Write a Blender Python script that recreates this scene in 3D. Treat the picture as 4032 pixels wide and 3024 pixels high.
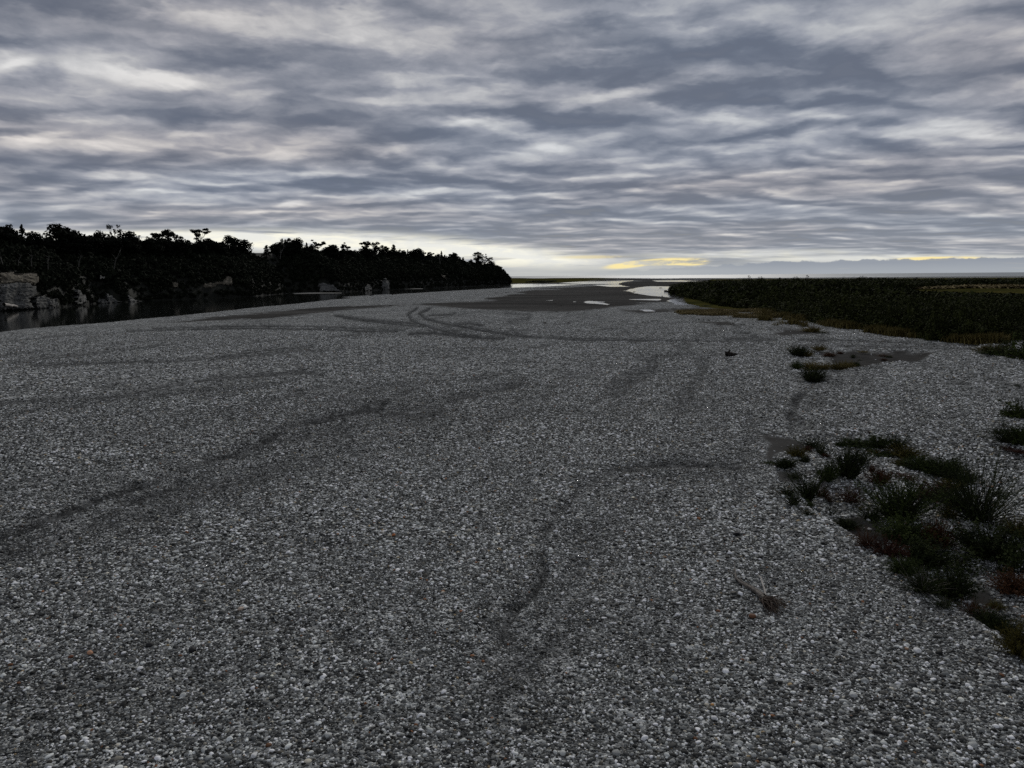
import bpy, math, random
import numpy as np
from mathutils import Vector, Matrix

for o in list(bpy.data.objects):
    bpy.data.objects.remove(o)
SC = bpy.context.scene
COL = SC.collection
R = np.random.default_rng(7)
random.seed(7)

# ------------------------------------------------------------------ camera
FPX, CX, CY, CAMZ = 3028.0, 2016.0, 1512.0, 8.0
TH, RO = math.atan(424.5 / FPX), 0.0079
F_ = np.array([0, math.cos(TH), -math.sin(TH)])
R0, U0 = np.array([1.0, 0, 0]), np.array([0, math.sin(TH), math.cos(TH)])
R_ = math.cos(RO) * R0 - math.sin(RO) * U0
U_ = math.sin(RO) * R0 + math.cos(RO) * U0
CP = np.array([0, 0, CAMZ])
cam = bpy.data.cameras.new("camera")
co = bpy.data.objects.new("camera", cam)
COL.objects.link(co)
M = Matrix.Identity(4)
for i in range(3):
    M[i][0], M[i][1], M[i][2], M[i][3] = R_[i], U_[i], -F_[i], CP[i]
co.matrix_world = M
cam.sensor_width = 36
cam.lens = FPX / 4032 * 36
cam.clip_end = 120000
cam.clip_start = 0.1
SC.camera = co


def ray(px, py):
    d = F_ + (px - CX) / FPX * R_ - (py - CY) / FPX * U_
    return d / np.linalg.norm(d)


def G(px, py, z=0.0):
    """point where the line of sight through a photo pixel meets height z"""
    d = ray(px, py)
    return CP + d * ((z - CAMZ) / d[2])


def proj(P):
    q = np.asarray(P, float) - CP
    w = q @ F_
    w = np.where(np.abs(w) < 1e-6, 1e-6, w)
    return CX + FPX * (q @ R_) / w, CY - FPX * (q @ U_) / w, w


# ------------------------------------------------------------------ light
SUN_EL, SUN_AZ = math.radians(32), math.radians(12)      # azimuth from +Y towards +X
SC.view_settings.view_transform = 'Standard'
SC.view_settings.look = 'None'
SC.view_settings.exposure = 0
SC.view_settings.gamma = 1
SC.view_settings.use_curve_mapping = False
SC.cycles.max_bounces = 5
SC.cycles.diffuse_bounces = 2
SC.cycles.glossy_bounces = 3
SC.cycles.use_denoising = False
sl = bpy.data.lights.new("sun", 'SUN')
sl.energy = 1.45
sl.angle = math.radians(10)
sl.color = (1.0, 0.965, 0.90)
so = bpy.data.objects.new("sun", sl)
COL.objects.link(so)
so.rotation_euler = Vector((math.sin(SUN_AZ) * math.cos(SUN_EL), math.cos(SUN_AZ) * math.cos(SUN_EL), math.sin(SUN_EL))).to_track_quat('Z', 'Y').to_euler()


class NT:
    """small wrapper for building node trees"""
    def __init__(s, tree):
        s.t = tree

    def n(s, typ, ins=None, out=0, **kw):
        nd = s.t.nodes.new(typ)
        for k, v in kw.items():
            setattr(nd, k, v)
        for k, v in (ins or {}).items():
            sock = nd.inputs[k]
            if isinstance(v, bpy.types.NodeSocket):
                s.t.links.new(v, sock)
            elif v is not None:
                sock.default_value = v
        return nd.outputs[out] if out is not None else nd

    def m(s, op, a, b=None, c=None, clamp=False):
        ins = {0: a}
        if b is not None: ins[1] = b
        if c is not None: ins[2] = c
        return s.n('ShaderNodeMath', ins, operation=op, use_clamp=clamp)

    def mr(s, v, a, b, c=0.0, d=1.0, interp='SMOOTHSTEP'):
        return s.n('ShaderNodeMapRange', {0: v, 1: a, 2: b, 3: c, 4: d}, interpolation_type=interp)

    def mix(s, f, a, b, blend='MIX'):
        nd = s.t.nodes.new('ShaderNodeMix')
        nd.data_type = 'RGBA'
        nd.blend_type = blend
        for sock, v in ((nd.inputs[0], f), (nd.inputs[6], a), (nd.inputs[7], b)):
            if isinstance(v, bpy.types.NodeSocket):
                s.t.links.new(v, sock)
            else:
                sock.default_value = v if not isinstance(v, tuple) or len(v) == 4 else (*v, 1)
        return nd.outputs[2]

    def ramp(s, v, pts, interp='LINEAR'):
        nd = s.t.nodes.new('ShaderNodeValToRGB')
        nd.color_ramp.interpolation = interp
        el = nd.color_ramp.elements
        while len(el) < len(pts):
            el.new(0.5)
        for e, (p, c) in zip(el, pts):
            e.position = p
            e.color = (*c, 1) if isinstance(c, tuple) else (c, c, c, 1)
        s.t.links.new(v, nd.inputs[0])
        return nd.outputs[0]


# ------------------------------------------------------------------ sky
wd = bpy.data.worlds.new("World")
SC.world = wd
wd.use_nodes = True
wd.node_tree.nodes.clear()
W = NT(wd.node_tree)
gen = W.n('ShaderNodeTexCoord', out=0)
sx = W.n('ShaderNodeSeparateXYZ', {0: gen}, out=None)
X, Y, Z = sx.outputs
zc = W.m('MAXIMUM', Z, 0.0)
den = W.m('ADD', zc, 0.072)
PX, PY = W.m('DIVIDE', X, den), W.m('DIVIDE', Y, den)
P = W.n('ShaderNodeCombineXYZ', {0: PX, 1: PY, 2: 0.0})
az = W.m('ARCTAN2', X, Y)
el = W.m('ARCSINE', Z)


def azel(px, py):
    d = ray(px, py)
    return math.atan2(d[0], d[1]), math.asin(d[2])


def blob(px, py, rx, ry, amp, tilt=0.0, power=1):
    """soft patch of cloud at a bearing and elevation"""
    a, e = azel(px, py)
    da = W.m('SUBTRACT', az, a)
    de = W.m('SUBTRACT', W.m('SUBTRACT', el, e), W.m('MULTIPLY', da, tilt))
    q = W.m('ADD', W.m('POWER', W.m('ABSOLUTE', W.m('MULTIPLY', da, FPX / rx)), 2.0),
            W.m('POWER', W.m('ABSOLUTE', W.m('MULTIPLY', de, FPX / ry)), 2.0))
    if power != 1:
        q = W.m('POWER', q, power)
    return W.m('MULTIPLY', W.m('EXPONENT', W.m('MULTIPLY', q, -1.0)), amp)


def vnoise(vec, scale, detail, rough, stretch=(1, 1, 1), loc=(0, 0, 0), dist=0.0, rz=0.0):
    mp = W.n('ShaderNodeMapping', {0: vec, 'Location': loc, 'Scale': stretch, 'Rotation': (0, 0, rz)})
    return W.n('ShaderNodeTexNoise', {'Vector': mp, 'Scale': scale, 'Detail': detail, 'Roughness': rough, 'Distortion': dist})


# lumpy edges: the cloud sheet is pushed about by a finer field seen at its own bearing and elevation
AE = W.n('ShaderNodeCombineXYZ', {0: az, 1: W.m('MULTIPLY', W.m('POWER', W.m('MAXIMUM', el, 0.0001), 0.75), 1.3), 2: 0.0})
warp = W.n('ShaderNodeTexNoise', {'Vector': P, 'Scale': 0.8, 'Detail': 2.0, 'Roughness': 0.5}, out=1)
warp2 = W.n('ShaderNodeTexNoise', {'Vector': W.n('ShaderNodeMapping', {0: AE, 'Scale': (11, 24, 1)}), 'Scale': 1.0, 'Detail': 4.0, 'Roughness': 0.58}, out=1)
wsum = W.n('ShaderNodeVectorMath', {0: W.n('ShaderNodeVectorMath', {0: warp, 1: (0.7, 0.5, 0.0)}, operation='MULTIPLY'), 1: W.n('ShaderNodeVectorMath', {0: warp2, 1: (0.30, 0.50, 0.0)}, operation='MULTIPLY')}, operation='ADD')
Pw = W.n('ShaderNodeVectorMath', {0: P, 1: wsum}, operation='ADD')
n1 = vnoise(Pw, 1.0, 3.5, 0.45, (0.85, 0.80, 1), (3.1, 1.7, 0), rz=-0.10)
nf = vnoise(AE, 1.0, 6.0, 0.56, (13, 24, 1), (4.2, 8.8, 0), dist=0.6)
nd = vnoise(AE, 1.0, 7.0, 0.66, (34, 60, 1), (1.2, 6.8, 0), dist=0.4)
n3 = vnoise(P, 0.35, 2.0, 0.5, (0.8, 1.1, 1), (1.3, 6.4, 0))
nm = vnoise(Pw, 1.9, 3.0, 0.50, (0.85, 0.95, 1), (7.7, 2.3, 0), rz=-0.10)
nmb = vnoise(Pw, 1.9, 3.0, 0.50, (0.85, 0.95, 1), (7.7, 2.3 + 0.22, 0), rz=-0.10)
lmp = W.n('ShaderNodeTexVoronoi', {'Vector': W.n('ShaderNodeMapping', {0: Pw, 'Scale': (1.0, 1.25, 1)}), 'Scale': 1.7, 'Smoothness': 0.7, 'Detail': 1.5, 'Roughness': 0.5}, feature='SMOOTH_F1', voronoi_dimensions='2D')
lmp2 = W.n('ShaderNodeTexVoronoi', {'Vector': W.n('ShaderNodeMapping', {0: Pw, 'Scale': (1.0, 1.25, 1), 'Location': (0, .18, 0)}), 'Scale': 1.7, 'Smoothness': 0.7, 'Detail': 1.5, 'Roughness': 0.5}, feature='SMOOTH_F1', voronoi_dimensions='2D')
rel = W.m('SUBTRACT', nm, nmb)
dens = W.m('ADD', W.m('ADD', W.m('MULTIPLY', n1, 0.40), W.m('MULTIPLY', nm, 0.34)), W.m('MULTIPLY', nf, 0.26))
dens = W.m('ADD', dens, W.m('MULTIPLY', rel, 0.38))
dens = W.m('ADD', dens, W.m('MULTIPLY', W.m('SUBTRACT', nd, 0.5), 0.13))
dens = W.m('ADD', dens, W.m('ADD', W.m('MULTIPLY', W.m('SUBTRACT', 0.42, lmp), 0.16), W.m('MULTIPLY', W.m('SUBTRACT', lmp2, lmp), 0.20)))
dens = W.m('ADD', dens, W.m('MULTIPLY', W.m('SUBTRACT', n3, 0.5), 0.12))
guides = [(330, 300, 420, 95, .10, .0), (1120, 70, 300, 60, .06, 0), (2080, 130, 160, 80, .09, 0), (280, 560, 260, 40, .08, 0),
          (1000, 600, 420, 28, .07, .02), (560, 705, 160, 22, .10, 0), (1250, 520, 300, 30, .05, 0), (1820, 420, 420, 55, .07, -.15),
          (2620, 330, 160, 28, .09, 0), (3050, 60, 600, 70, .08, 0), (3600, 120, 420, 80, .05, 0), (3550, 505, 160, 25, .09, 0),
          (2680, 500, 160, 26, .09, 0), (1880, 775, 170, 26, .12, 0), (3820, 330, 300, 30, .05, -.2), (3000, 700, 160, 18, .05, 0),
          (2150, 590, 160, 26, .07, 0), (350, 780, 450, 60, .08, 0),
          (60, 60, 260, 90, -.09, 0), (1350, 350, 420, 60, -.10, 0), (560, 390, 220, 40, -.08, 0), (2700, 190, 480, 55, -.10, -.1),
          (3500, 300, 500, 60, -.09, -.15), (1200, 480, 200, 25, -.06, 0), (120, 560, 140, 110, -.07, 0), (2900, 380, 260, 40, -.08, 0),
          (1750, 540, 260, 30, -.08, 0), (3000, 560, 500, 30, -.04, 0), (2250, 480, 300, 26, -.07, 0), (2700, 800, 600, 60, -.04, 0),
          (85, 862, 50, 22, -.16, 0), (1300, 690, 320, 22, -.05, 0), (1800, 900, 500, 36, -.09, 0), (2900, 930, 700, 36, -.06, 0), (3700, 850, 500, 60, -.04, 0)]
for g in guides:
    dens = W.m('ADD', dens, blob(*g))
dens = W.m('MULTIPLY_ADD', dens, .84, .078)
cloud = W.ramp(dens, [(0.27, (.122, .144, .194)), (0.38, (.174, .197, .248)), (0.455, (.256, .276, .324)), (0.52, (.350, .364, .408)), (0.60, (.510, .515, .530)), (0.72, (.78, .775, .76))])
cloud = W.mix(1.0, cloud, W.ramp(W.mr(el, 0.08, 0.42, interp='LINEAR'), [(0.0, 1.0), (1.0, .86)]), 'MULTIPLY')
tint = W.mr(n3, 0.38, 0.62)
cloud = W.mix(1.0, cloud, W.mix(tint, (0.97, 1.0, 1.04), (1.05, 1.0, 0.975)), 'MULTIPLY')
# paler, cooler towards the horizon
lowf = W.mr(el, 0.0, 0.13, 1.0, 0.0)
cloud = W.mix(W.m('MULTIPLY', lowf, 0.42), cloud, (.40, .425, .45))
# bright break above the sea and its streaky cloud bars
AE = W.n('ShaderNodeCombineXYZ', {0: az, 1: el, 2: 0.0})
nb = vnoise(AE, 1.0, 7.0, 0.55, (9, 120, 1), (2, 5, 0), dist=0.3)
nb2 = vnoise(AE, 1.0, 6.0, 0.6, (22, 90, 1), (7, 1, 0), dist=0.5)
brk = None
for b in [(700, 940, 480, 26, 0.85, 0, 2), (1350, 962, 620, 48, 1.0, -.03, 2), (1850, 1010, 420, 42, 1.0, -.02, 2), (2250, 1045, 330, 26, .75, 0, 2), (2950, 1000, 420, 16, .5, 0, 2),
          (3450, 1018, 420, 12, .8, 0, 2), (300, 925, 300, 16, 0.3, 0, 2)]:
    v = blob(*b)
    brk = v if brk is None else W.m('ADD', brk, v)
brk = W.m('MULTIPLY', brk, W.mr(nb, 0.30, 0.50, 0.15, 1.0), clamp=True)
cloud = W.mix(brk, cloud, W.mix(W.mr(nb2, .4, .65), (.84, .84, .79), (1.0, .97, .82)))
low = W.mr(el, 0.004, 0.022, 1.30, 0.0)
cloud = W.mix(W.m('MULTIPLY', low, 0.76, clamp=True), cloud, W.mix(nb, (.36, .385, .41), (.66, .66, .62)))
# sunlit yellow cloud
ye = W.m('ADD', W.m('ADD', blob(2480, 1042, 95, 13, 1.1, .10, 3), blob(2640, 1030, 130, 14, 1.1, .02, 3)), W.m('ADD', blob(2720, 1034, 60, 12, 1.0, 0, 3), blob(3690, 1018, 130, 7, 1.0, 0, 3)))
ye = W.m('ADD', ye, blob(2330, 1012, 120, 7, .5, 0, 2))
ye = W.m('MULTIPLY', W.m('MINIMUM', ye, 1.0), W.mr(nb2, 0.34, 0.50, 0.15, 1.0), clamp=True)
cloud = W.mix(ye, cloud, (.98, .82, .40))
# low bank over the sea on the right, with cauliflower tops
nz = vnoise(AE, 1.0, 5.0, 0.6, (38, 60, 1), (3, 3, 0))
top = W.m('ADD', W.mr(az, azel(2350, 1050)[0], azel(3250, 1040)[0], azel(2350, 1068)[1], azel(3250, 1025)[1]), W.m('MULTIPLY', W.m('SUBTRACT', nz, 0.5), 0.013))
bank = W.mr(W.m('SUBTRACT', top, el), -0.0006, 0.0012)
bank = W.m('MULTIPLY', bank, W.mr(az, azel(2150, 1050)[0], azel(3100, 1050)[0], .0, 1.0))
cloud = W.mix(W.m('MULTIPLY', bank, 0.92), cloud, W.mix(W.mr(el, 0.0, 0.02), (.36, .39, .43), (.26, .29, .345)))
nish = W.n('ShaderNodeTexSky', sky_type='NISHITA', sun_disc=False, sun_elevation=SUN_EL, sun_rotation=SUN_AZ)
cover = W.mr(dens, 0.24, 0.34, 0.97, 1.0)
skyc = W.mix(cover, nish, W.mix(1.0, cloud, (10, 10, 10), 'MULTIPLY'))
bg = W.n('ShaderNodeBackground', {0: skyc, 1: 0.1})
W.n('ShaderNodeOutputWorld', {0: bg}, out=None)


# ------------------------------------------------------------------ helpers
def tag(o, label=None, cat=None, group=None, kind=None):
    for k, v in (('label', label), ('category', cat), ('group', group), ('kind', kind)):
        if v: o[k] = v
    return o


def fastmesh(name, V, Fc, mat=None, parent=None, smooth=False, attrs=None):
    V = np.ascontiguousarray(V, dtype=np.float32)
    groups = Fc if isinstance(Fc, list) else [Fc]
    me = bpy.data.meshes.new(name)
    me.vertices.add(len(V))
    me.vertices.foreach_set('co', V.ravel())
    tot = np.concatenate([np.full(len(f), f.shape[1], dtype=np.int32) for f in groups])
    li = np.concatenate([np.asarray(f, dtype=np.int32).ravel() for f in groups])
    me.loops.add(len(li))
    me.loops.foreach_set('vertex_index', li)
    me.polygons.add(len(tot))
    st = np.concatenate([[0], np.cumsum(tot)[:-1]]).astype(np.int32)
    me.polygons.foreach_set('loop_start', st)
    me.polygons.foreach_set('loop_total', tot)
    me.polygons.foreach_set('use_smooth', np.full(len(tot), smooth, dtype=bool))
    for k, a in (attrs or {}).items():
        a = np.asarray(a, dtype=np.float32)
        if a.ndim == 1:
            at = me.attributes.new(k, 'FLOAT', 'POINT')
            at.data.foreach_set('value', a)
        else:
            at = me.attributes.new(k, 'FLOAT_COLOR', 'POINT')
            at.data.foreach_set('color', np.hstack([a, np.ones((len(a), 1), np.float32)]).ravel())
    me.update(calc_edges=True)
    if mat: me.materials.append(mat)
    o = bpy.data.objects.new(name, me)
    COL.objects.link(o)
    o.parent = parent
    return o


def _hash(ix, iy, seed):
    h = (ix.astype(np.int64) * 374761393 + iy.astype(np.int64) * 668265263 + seed * 1442695041) & 0xffffffff
    h = ((h ^ (h >> 13)) * 1274126177) & 0xffffffff
    return ((h ^ (h >> 16)) & 0xffff) / 65535.0


def vn(x, y, seed=0):
    ix, iy = np.floor(x), np.floor(y)
    fx, fy = x - ix, y - iy
    fx, fy = fx * fx * (3 - 2 * fx), fy * fy * (3 - 2 * fy)
    a, b, c, d = _hash(ix, iy, seed), _hash(ix + 1, iy, seed), _hash(ix, iy + 1, seed), _hash(ix + 1, iy + 1, seed)
    return (a * (1 - fx) + b * fx) * (1 - fy) + (c * (1 - fx) + d * fx) * fy


def fbm(x, y, s, o=4, seed=0):
    v, a, t = 0, 1.0, 0
    for i in range(o):
        v = v + a * vn(x / s + 17.3 * i, y / s + 5.1 * i, seed + i)
        t += a
        a *= 0.5
        s *= 0.5
    return v / t


def ss(x, a, b):
    t = np.clip((x - a) / (b - a), 0, 1)
    return t * t * (3 - 2 * t)


def seg_dist(x, y, poly, closed=False):
    """distance from points to a polyline; if closed, negative inside"""
    p = np.asarray(poly, float)[:, :2]
    n = len(p)
    best = np.full(x.shape, 1e18)
    inside = np.zeros(x.shape, bool)
    for i in range(n if closed else n - 1):
        a, b = p[i], p[(i + 1) % n]
        dx, dy = b - a
        L = dx * dx + dy * dy + 1e-12
        t = np.clip(((x - a[0]) * dx + (y - a[1]) * dy) / L, 0, 1)
        d = (x - a[0] - t * dx) ** 2 + (y - a[1] - t * dy) ** 2
        best = np.minimum(best, d)
        if closed and dy != 0:
            c = ((a[1] > y) != (b[1] > y)) & (x < (b[0] - a[0]) * (y - a[1]) / dy + a[0])
            inside ^= c
    best = np.sqrt(best)
    return np.where(inside, -best, best) if closed else best


# ------------------------------------------------------------------ terrain
WL = -0.5
cliff_base_px = [(-900, 1290), (-300, 1242), (0, 1225), (114, 1218), (229, 1210), (308, 1203), (388, 1194), (497, 1190), (567, 1185), (820, 1174), (1000, 1167), (1134, 1155), (1343, 1151), (1500, 1142), (1661, 1136), (1771, 1131), (1965, 1122), (2010, 1120)]
water_px = {
    'river': [(-1100, 1470), (-300, 1345), (0, 1306), (150, 1290), (300, 1278), (430, 1268), (560, 1255), (700, 1243), (850, 1228), (1000, 1211), (1164, 1196), (1249, 1187), (1300, 1180), (1388, 1173), (1340, 1170), (1400, 1166), (1462, 1161), (1562, 1158), (1696, 1150), (1845, 1141),
              (2010, 1132.5), (2113, 1129.6), (2185, 1126), (2246, 1122.6), (2294, 1120.5), (2246, 1120.3), (2113, 1118), (2040, 1118), (2012, 1120.3)] + cliff_base_px[::-1],
    'l2': [(2203, 1114), (2293, 1108), (2413, 1104), (2515, 1102.5), (2481, 1107), (2454, 1110), (2431, 1118), (2360, 1117.5), (2300, 1118)],
    'l2b': [(2338, 1122.5), (2431, 1119), (2460, 1127), (2475, 1128.5), (2400, 1129), (2385, 1127)],
    'l3': [(2570, 1104.5), (2680, 1103.5), (2735, 1106), (2830, 1107), (2830, 1109.5), (2590, 1109)],
    'pond': [(2458, 1145), (2478, 1140), (2510, 1132), (2560, 1127), (2640, 1128), (2700, 1132), (2700, 1150), (2680, 1155), (2692, 1163), (2688, 1168), (2690, 1174), (2668, 1179), (2690, 1182), (2668, 1185), (2695, 1190), (2706, 1197), (2752, 1204), (2752, 1208), (2700, 1201), (2660, 1198),
             (2640, 1190), (2625, 1186), (2650, 1178), (2668, 1174), (2610, 1168), (2560, 1164), (2520, 1158), (2485, 1150)],
    'pool': [(2298, 1189.5), (2318, 1185.5), (2350, 1187), (2386, 1188), (2352, 1190), (2408, 1198), (2395, 1201), (2350, 1197), (2310, 1193)],
    'puddle': [(2256, 1187.5), (2272, 1187.5), (2272, 1189.5), (2256, 1189.5)],
    'pool2': [(2516, 1219.3), (2568, 1219), (2577, 1225), (2540, 1226)],
}
water = {k: np.array([G(*p, WL)[:2] for p in v]) for k, v in water_px.items()}
hollow_px = [(3050, 1700), (3040, 1800), (3070, 1900), (3150, 1995), (3300, 2090), (3480, 2190), (3560, 2290), (3700, 2380), (3830, 2450), (4032, 2570), (4500, 2850), (5200, 2500), (4700, 1800), (4032, 1720), (3600, 1690), (3250, 1675)]
hollow = np.array([G(*p)[:2] for p in hollow_px])
crest = hollow[2:11]
crest2 = np.array([G(*p)[:2] for p in [(3420, 1428), (3330, 1455), (3230, 1500), (3150, 1560), (3118, 1620), (3112, 1700)]])
wadi = np.array([G(*p)[:2] for p in [(3112, 1700), (3118, 1620), (3150, 1560), (3230, 1500), (3330, 1455), (3480, 1430), (3660, 1415), (3680, 1385), (3300, 1370), (3080, 1385), (3060, 1480), (3000, 1600), (3020, 1700)]])
terr_px = [(3480, 1160), (3600, 1122), (3800, 1112), (4400, 1105), (5200, 1200), (4700, 1160), (4100, 1165), (3800, 1168)]
terrace = np.array([G(*p)[:2] for p in terr_px])


def streak(px, py, pts, w, soft=1.0):
    """how close a ground point lies to a line of fine gravel"""
    return np.exp(-(seg_dist(px, py, pts) / w) ** 2)


STREAKS = [([(-60, 2120), (150, 2050), (301, 1993), (410, 1950), (565, 1902), (675, 1862), (820, 1808), (1003, 1765), (1094, 1692), (1231, 1660), (1413, 1615), (1550, 1562), (1640, 1519)], 17, 1.0),
           ([(480, 1975), (638, 1929), (802, 1856), (930, 1801), (1094, 1756), (1230, 1715), (1404, 1637), (1500, 1605)], 15, .85), ([(1040, 1745), (1150, 1735), (1260, 1700)], 40, .55), ([(1550, 1560), (1732, 1558), (1914, 1542), (2050, 1500)], 22, .55),
           ([(-60, 2210), (350, 2090), (760, 1940), (1100, 1810), (1400, 1690), (1700, 1590)], 90, .5), ([(118, 1441), (456, 1428), (684, 1423), (911, 1400), (1048, 1377), (1230, 1364)], 6, .8), ([(820, 1420), (1000, 1395), (1150, 1380), (1350, 1374)], 7, .6),
           ([(-50, 1592), (228, 1564), (456, 1560), (638, 1512), (912, 1480), (1185, 1460), (1260, 1470)], 10, .8), ([(-50, 1620), (300, 1590), (700, 1535), (1000, 1500)], 26, .4),
           ([(2902, 1839), (2740, 1822), (2588, 1824), (2408, 1854), (2289, 1914), (2199, 2018), (2124, 2138), (2150, 2250), (2094, 2333), (2004, 2423), (1960, 2520)], 24, .75), ([(2860, 1880), (2650, 1870), (2430, 1900), (2320, 1960)], 16, .5),
           ([(2180, 2560), (2240, 2300), (2330, 2100), (2480, 1960), (2700, 1880)], 85, .35), ([(1860, 3060), (1960, 2800), (2040, 2640), (2010, 2500)], 90, .5), ([(900, 2500), (1130, 2455), (1280, 2480), (1400, 2560)], 34, .5), ([(1080, 2100), (1300, 2150), (1500, 2300)], 60, .3),
           ([(2900, 1960), (2930, 1800), (2960, 1650)], 30, .35), ([(2480, 1420), (2700, 1395), (2950, 1385)], 10, .35), ([(1900, 1700), (2050, 1600), (2250, 1480)], 30, .3),
           ([(3400, 1430), (3300, 1455), (3220, 1495), (3140, 1560), (3112, 1630), (3118, 1700)], 20, .9), ([(3440, 1450), (3340, 1480), (3250, 1530), (3180, 1620)], 36, .4), ([(0, 2960), (400, 2700), (900, 2640)], 110, .25),
           # wheel tracks
           ([(1640, 1213), (1605, 1236), (1622, 1262), (1696, 1288), (1796, 1310), (1945, 1326)], 5.8, 1.0), ([(1691, 1214), (1651, 1232), (1676, 1254), (1746, 1272), (1845, 1289), (1995, 1311), (2094, 1320)], 6.5, 1.0),
           ([(1318, 1242), (1447, 1257), (1671, 1274)], 4.6, 1.0), ([(1350, 1250), (1500, 1268), (1671, 1284)], 4.6, 1.0), ([(600, 1292), (1000, 1281), (1224, 1283), (1398, 1292), (1597, 1302)], 3.8, 0.9199999999999999),
           ([(500, 1304), (1000, 1290), (1250, 1296), (1400, 1303), (1560, 1306)], 4.3, 1.0), ([(1613, 1311), (1700, 1308), (1800, 1316), (1900, 1325), (1985, 1326)], 8.7, 1.0),
           ([(1790, 1276), (1850, 1271), (1900, 1280)], 7.2, 0.9199999999999999), ([(1690, 1240), (1780, 1238), (1792, 1228)], 5.1, 0.9199999999999999), ([(1985, 1320), (2300, 1328), (2700, 1340), (3000, 1347)], 4.3, 0.8049999999999999),
           ([(2200, 1328), (2280, 1332), (2400, 1333), (2560, 1338)], 5.1, 0.9199999999999999), ([(2850, 1334), (2950, 1334), (3050, 1340)], 8.7, 0.69), ([(3150, 1338), (3500, 1344), (3700, 1355), (3850, 1358)], 5.1, 0.9199999999999999),
           ([(3300, 1362), (3600, 1368), (3850, 1375)], 5.8, 0.6325), ([(2890, 1308), (2950, 1310)], 5.8, 1.0), ([(2010, 1178), (2100, 1179), (2180, 1176)], 2.9, 1.0),
           ([(2060, 1160), (2300, 1158), (2420, 1172), (2600, 1174)], 2.9, 0.8049999999999999), ([(1990, 1232), (2090, 1240), (2080, 1255), (2000, 1270)], 8.7, 0.5175)]
SANDS = [[(560, 1268), (700, 1258), (1000, 1228), (1300, 1205), (1500, 1200), (1640, 1204), (1500, 1214), (1300, 1228), (1150, 1243), (1000, 1257), (700, 1266)],
         [(1600, 1196), (1900, 1182), (1990, 1158), (2060, 1140), (2200, 1132), (2300, 1124), (2400, 1112), (2600, 1100), (2900, 1098), (2720, 1150), (2720, 1165), (2690, 1180), (2640, 1192), (2600, 1184), (2465, 1192), (2375, 1210), (2262, 1222), (2081, 1229), (1990, 1223), (1800, 1215)],
         [(2460, 1210), (2560, 1212), (2700, 1208), (2680, 1222), (2540, 1228), (2470, 1218)],
         [(2975, 1712), (3060, 1722), (3165, 1742), (3165, 1765), (3095, 1780), (3070, 1825), (3035, 1795), (3000, 1745)],
         [(3290, 1985), (3380, 1975), (3500, 1985), (3530, 2070), (3480, 2115), (3430, 2090), (3350, 2060), (3310, 2020)], [(3060, 1840), (3130, 1840), (3170, 1880), (3090, 1880)], [(3190, 1840), (3260, 1830), (3260, 1860), (3200, 1862)], [(3390, 1880), (3440, 1885), (3420, 1905), (3380, 1895)],
         [(3260, 1376), (3400, 1374), (3560, 1382), (3680, 1392), (3640, 1412), (3560, 1426), (3400, 1424), (3330, 1435), (3270, 1405)], [(3020, 1320), (3090, 1300), (3190, 1294), (3235, 1312), (3130, 1320)],
         [(2740, 1262), (2850, 1262), (2960, 1276), (2850, 1280)], [(2000, 1094), (2600, 1094), (2550, 1104), (2300, 1106), (2200, 1116), (2000, 1118)], [(3810, 2260), (3900, 2240), (3950, 2300), (3860, 2300)], [(2680, 1205), (2960, 1212), (2960, 1222), (2700, 1222)],
         [(2720, 1160), (2860, 1200), (2760, 1206), (2690, 1192)]]


def masks(x, y):
    P3 = np.stack([x, y, np.zeros_like(x)], -1)
    px, py, w = proj(P3)
    ok = w > 1
    px, py = np.where(ok, px, -9e3), np.where(ok, py, 9e3)
    D = np.hypot(x, y)
    wob = (fbm(x, y, 1.5, 3, 40) - 0.5)
    ks = np.clip((py - 1085) / 400, 0.05, 1.5)                       # photo pixels per metre shrink with distance
    farw = ss(D, 80, 220)
    qx = px + (fbm(x, y, 3.0, 3, 41) - .5) * 60 * ks + farw * (fbm(x, y, 45, 4, 42) - .5) * 260
    qy = py + wob * 34 * ks + farw * (fbm(x, y, 30, 4, 43) - .5) * 16
    sand = np.zeros_like(x)
    for s in SANDS:
        s = np.array(s, float)
        d = seg_dist(qx, qy * 2.2, s * np.array([1, 2.2]), True)
        sand = np.maximum(sand, ss(-d, -9 * ks - 1 - 3 * farw, 12 * ks + 1 + 5 * farw))
    fine = np.zeros_like(x)
    brk_ = fbm(x, y, 3.2, 4, 44)
    for pts, w_, a in STREAKS:
        near = (py > min(p[1] for p in pts) - 4 * w_ - 40) & (py < max(p[1] for p in pts) + 4 * w_ + 40)
        if not near.any(): continue
        v = np.zeros_like(x)
        jx = 0.12 if w_ < 8 else 0.5
        v[near] = a * streak(px[near] + (qx[near] - px[near]) * jx * (1 - farw[near]), py[near] + (qy[near] - py[near]) * jx * .6 * (1 - .85 * farw[near]), pts, w_)
        if w_ > 10:
            v = v * (.55 + .75 * ss(brk_, .36, .62))
        fine = np.maximum(fine, v)
    # flow marks left by the floods, drawn out along the current
    ca_, sa_ = math.cos(.30), math.sin(.30)
    al, ac = x * sa_ + y * ca_, x * ca_ - y * sa_ + 2.5 * fbm(x, y, 22, 2, 50)
    flow = fbm(al / 9.0, ac, 2.4, 4, 51)
    fine = np.maximum(fine, .62 * ss(flow, .54, .76) * ss(fbm(x, y, 14, 3, 52), .40, .62) * ss(260 - D, 0, 160))
    return sand, fine, px, py, D


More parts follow.
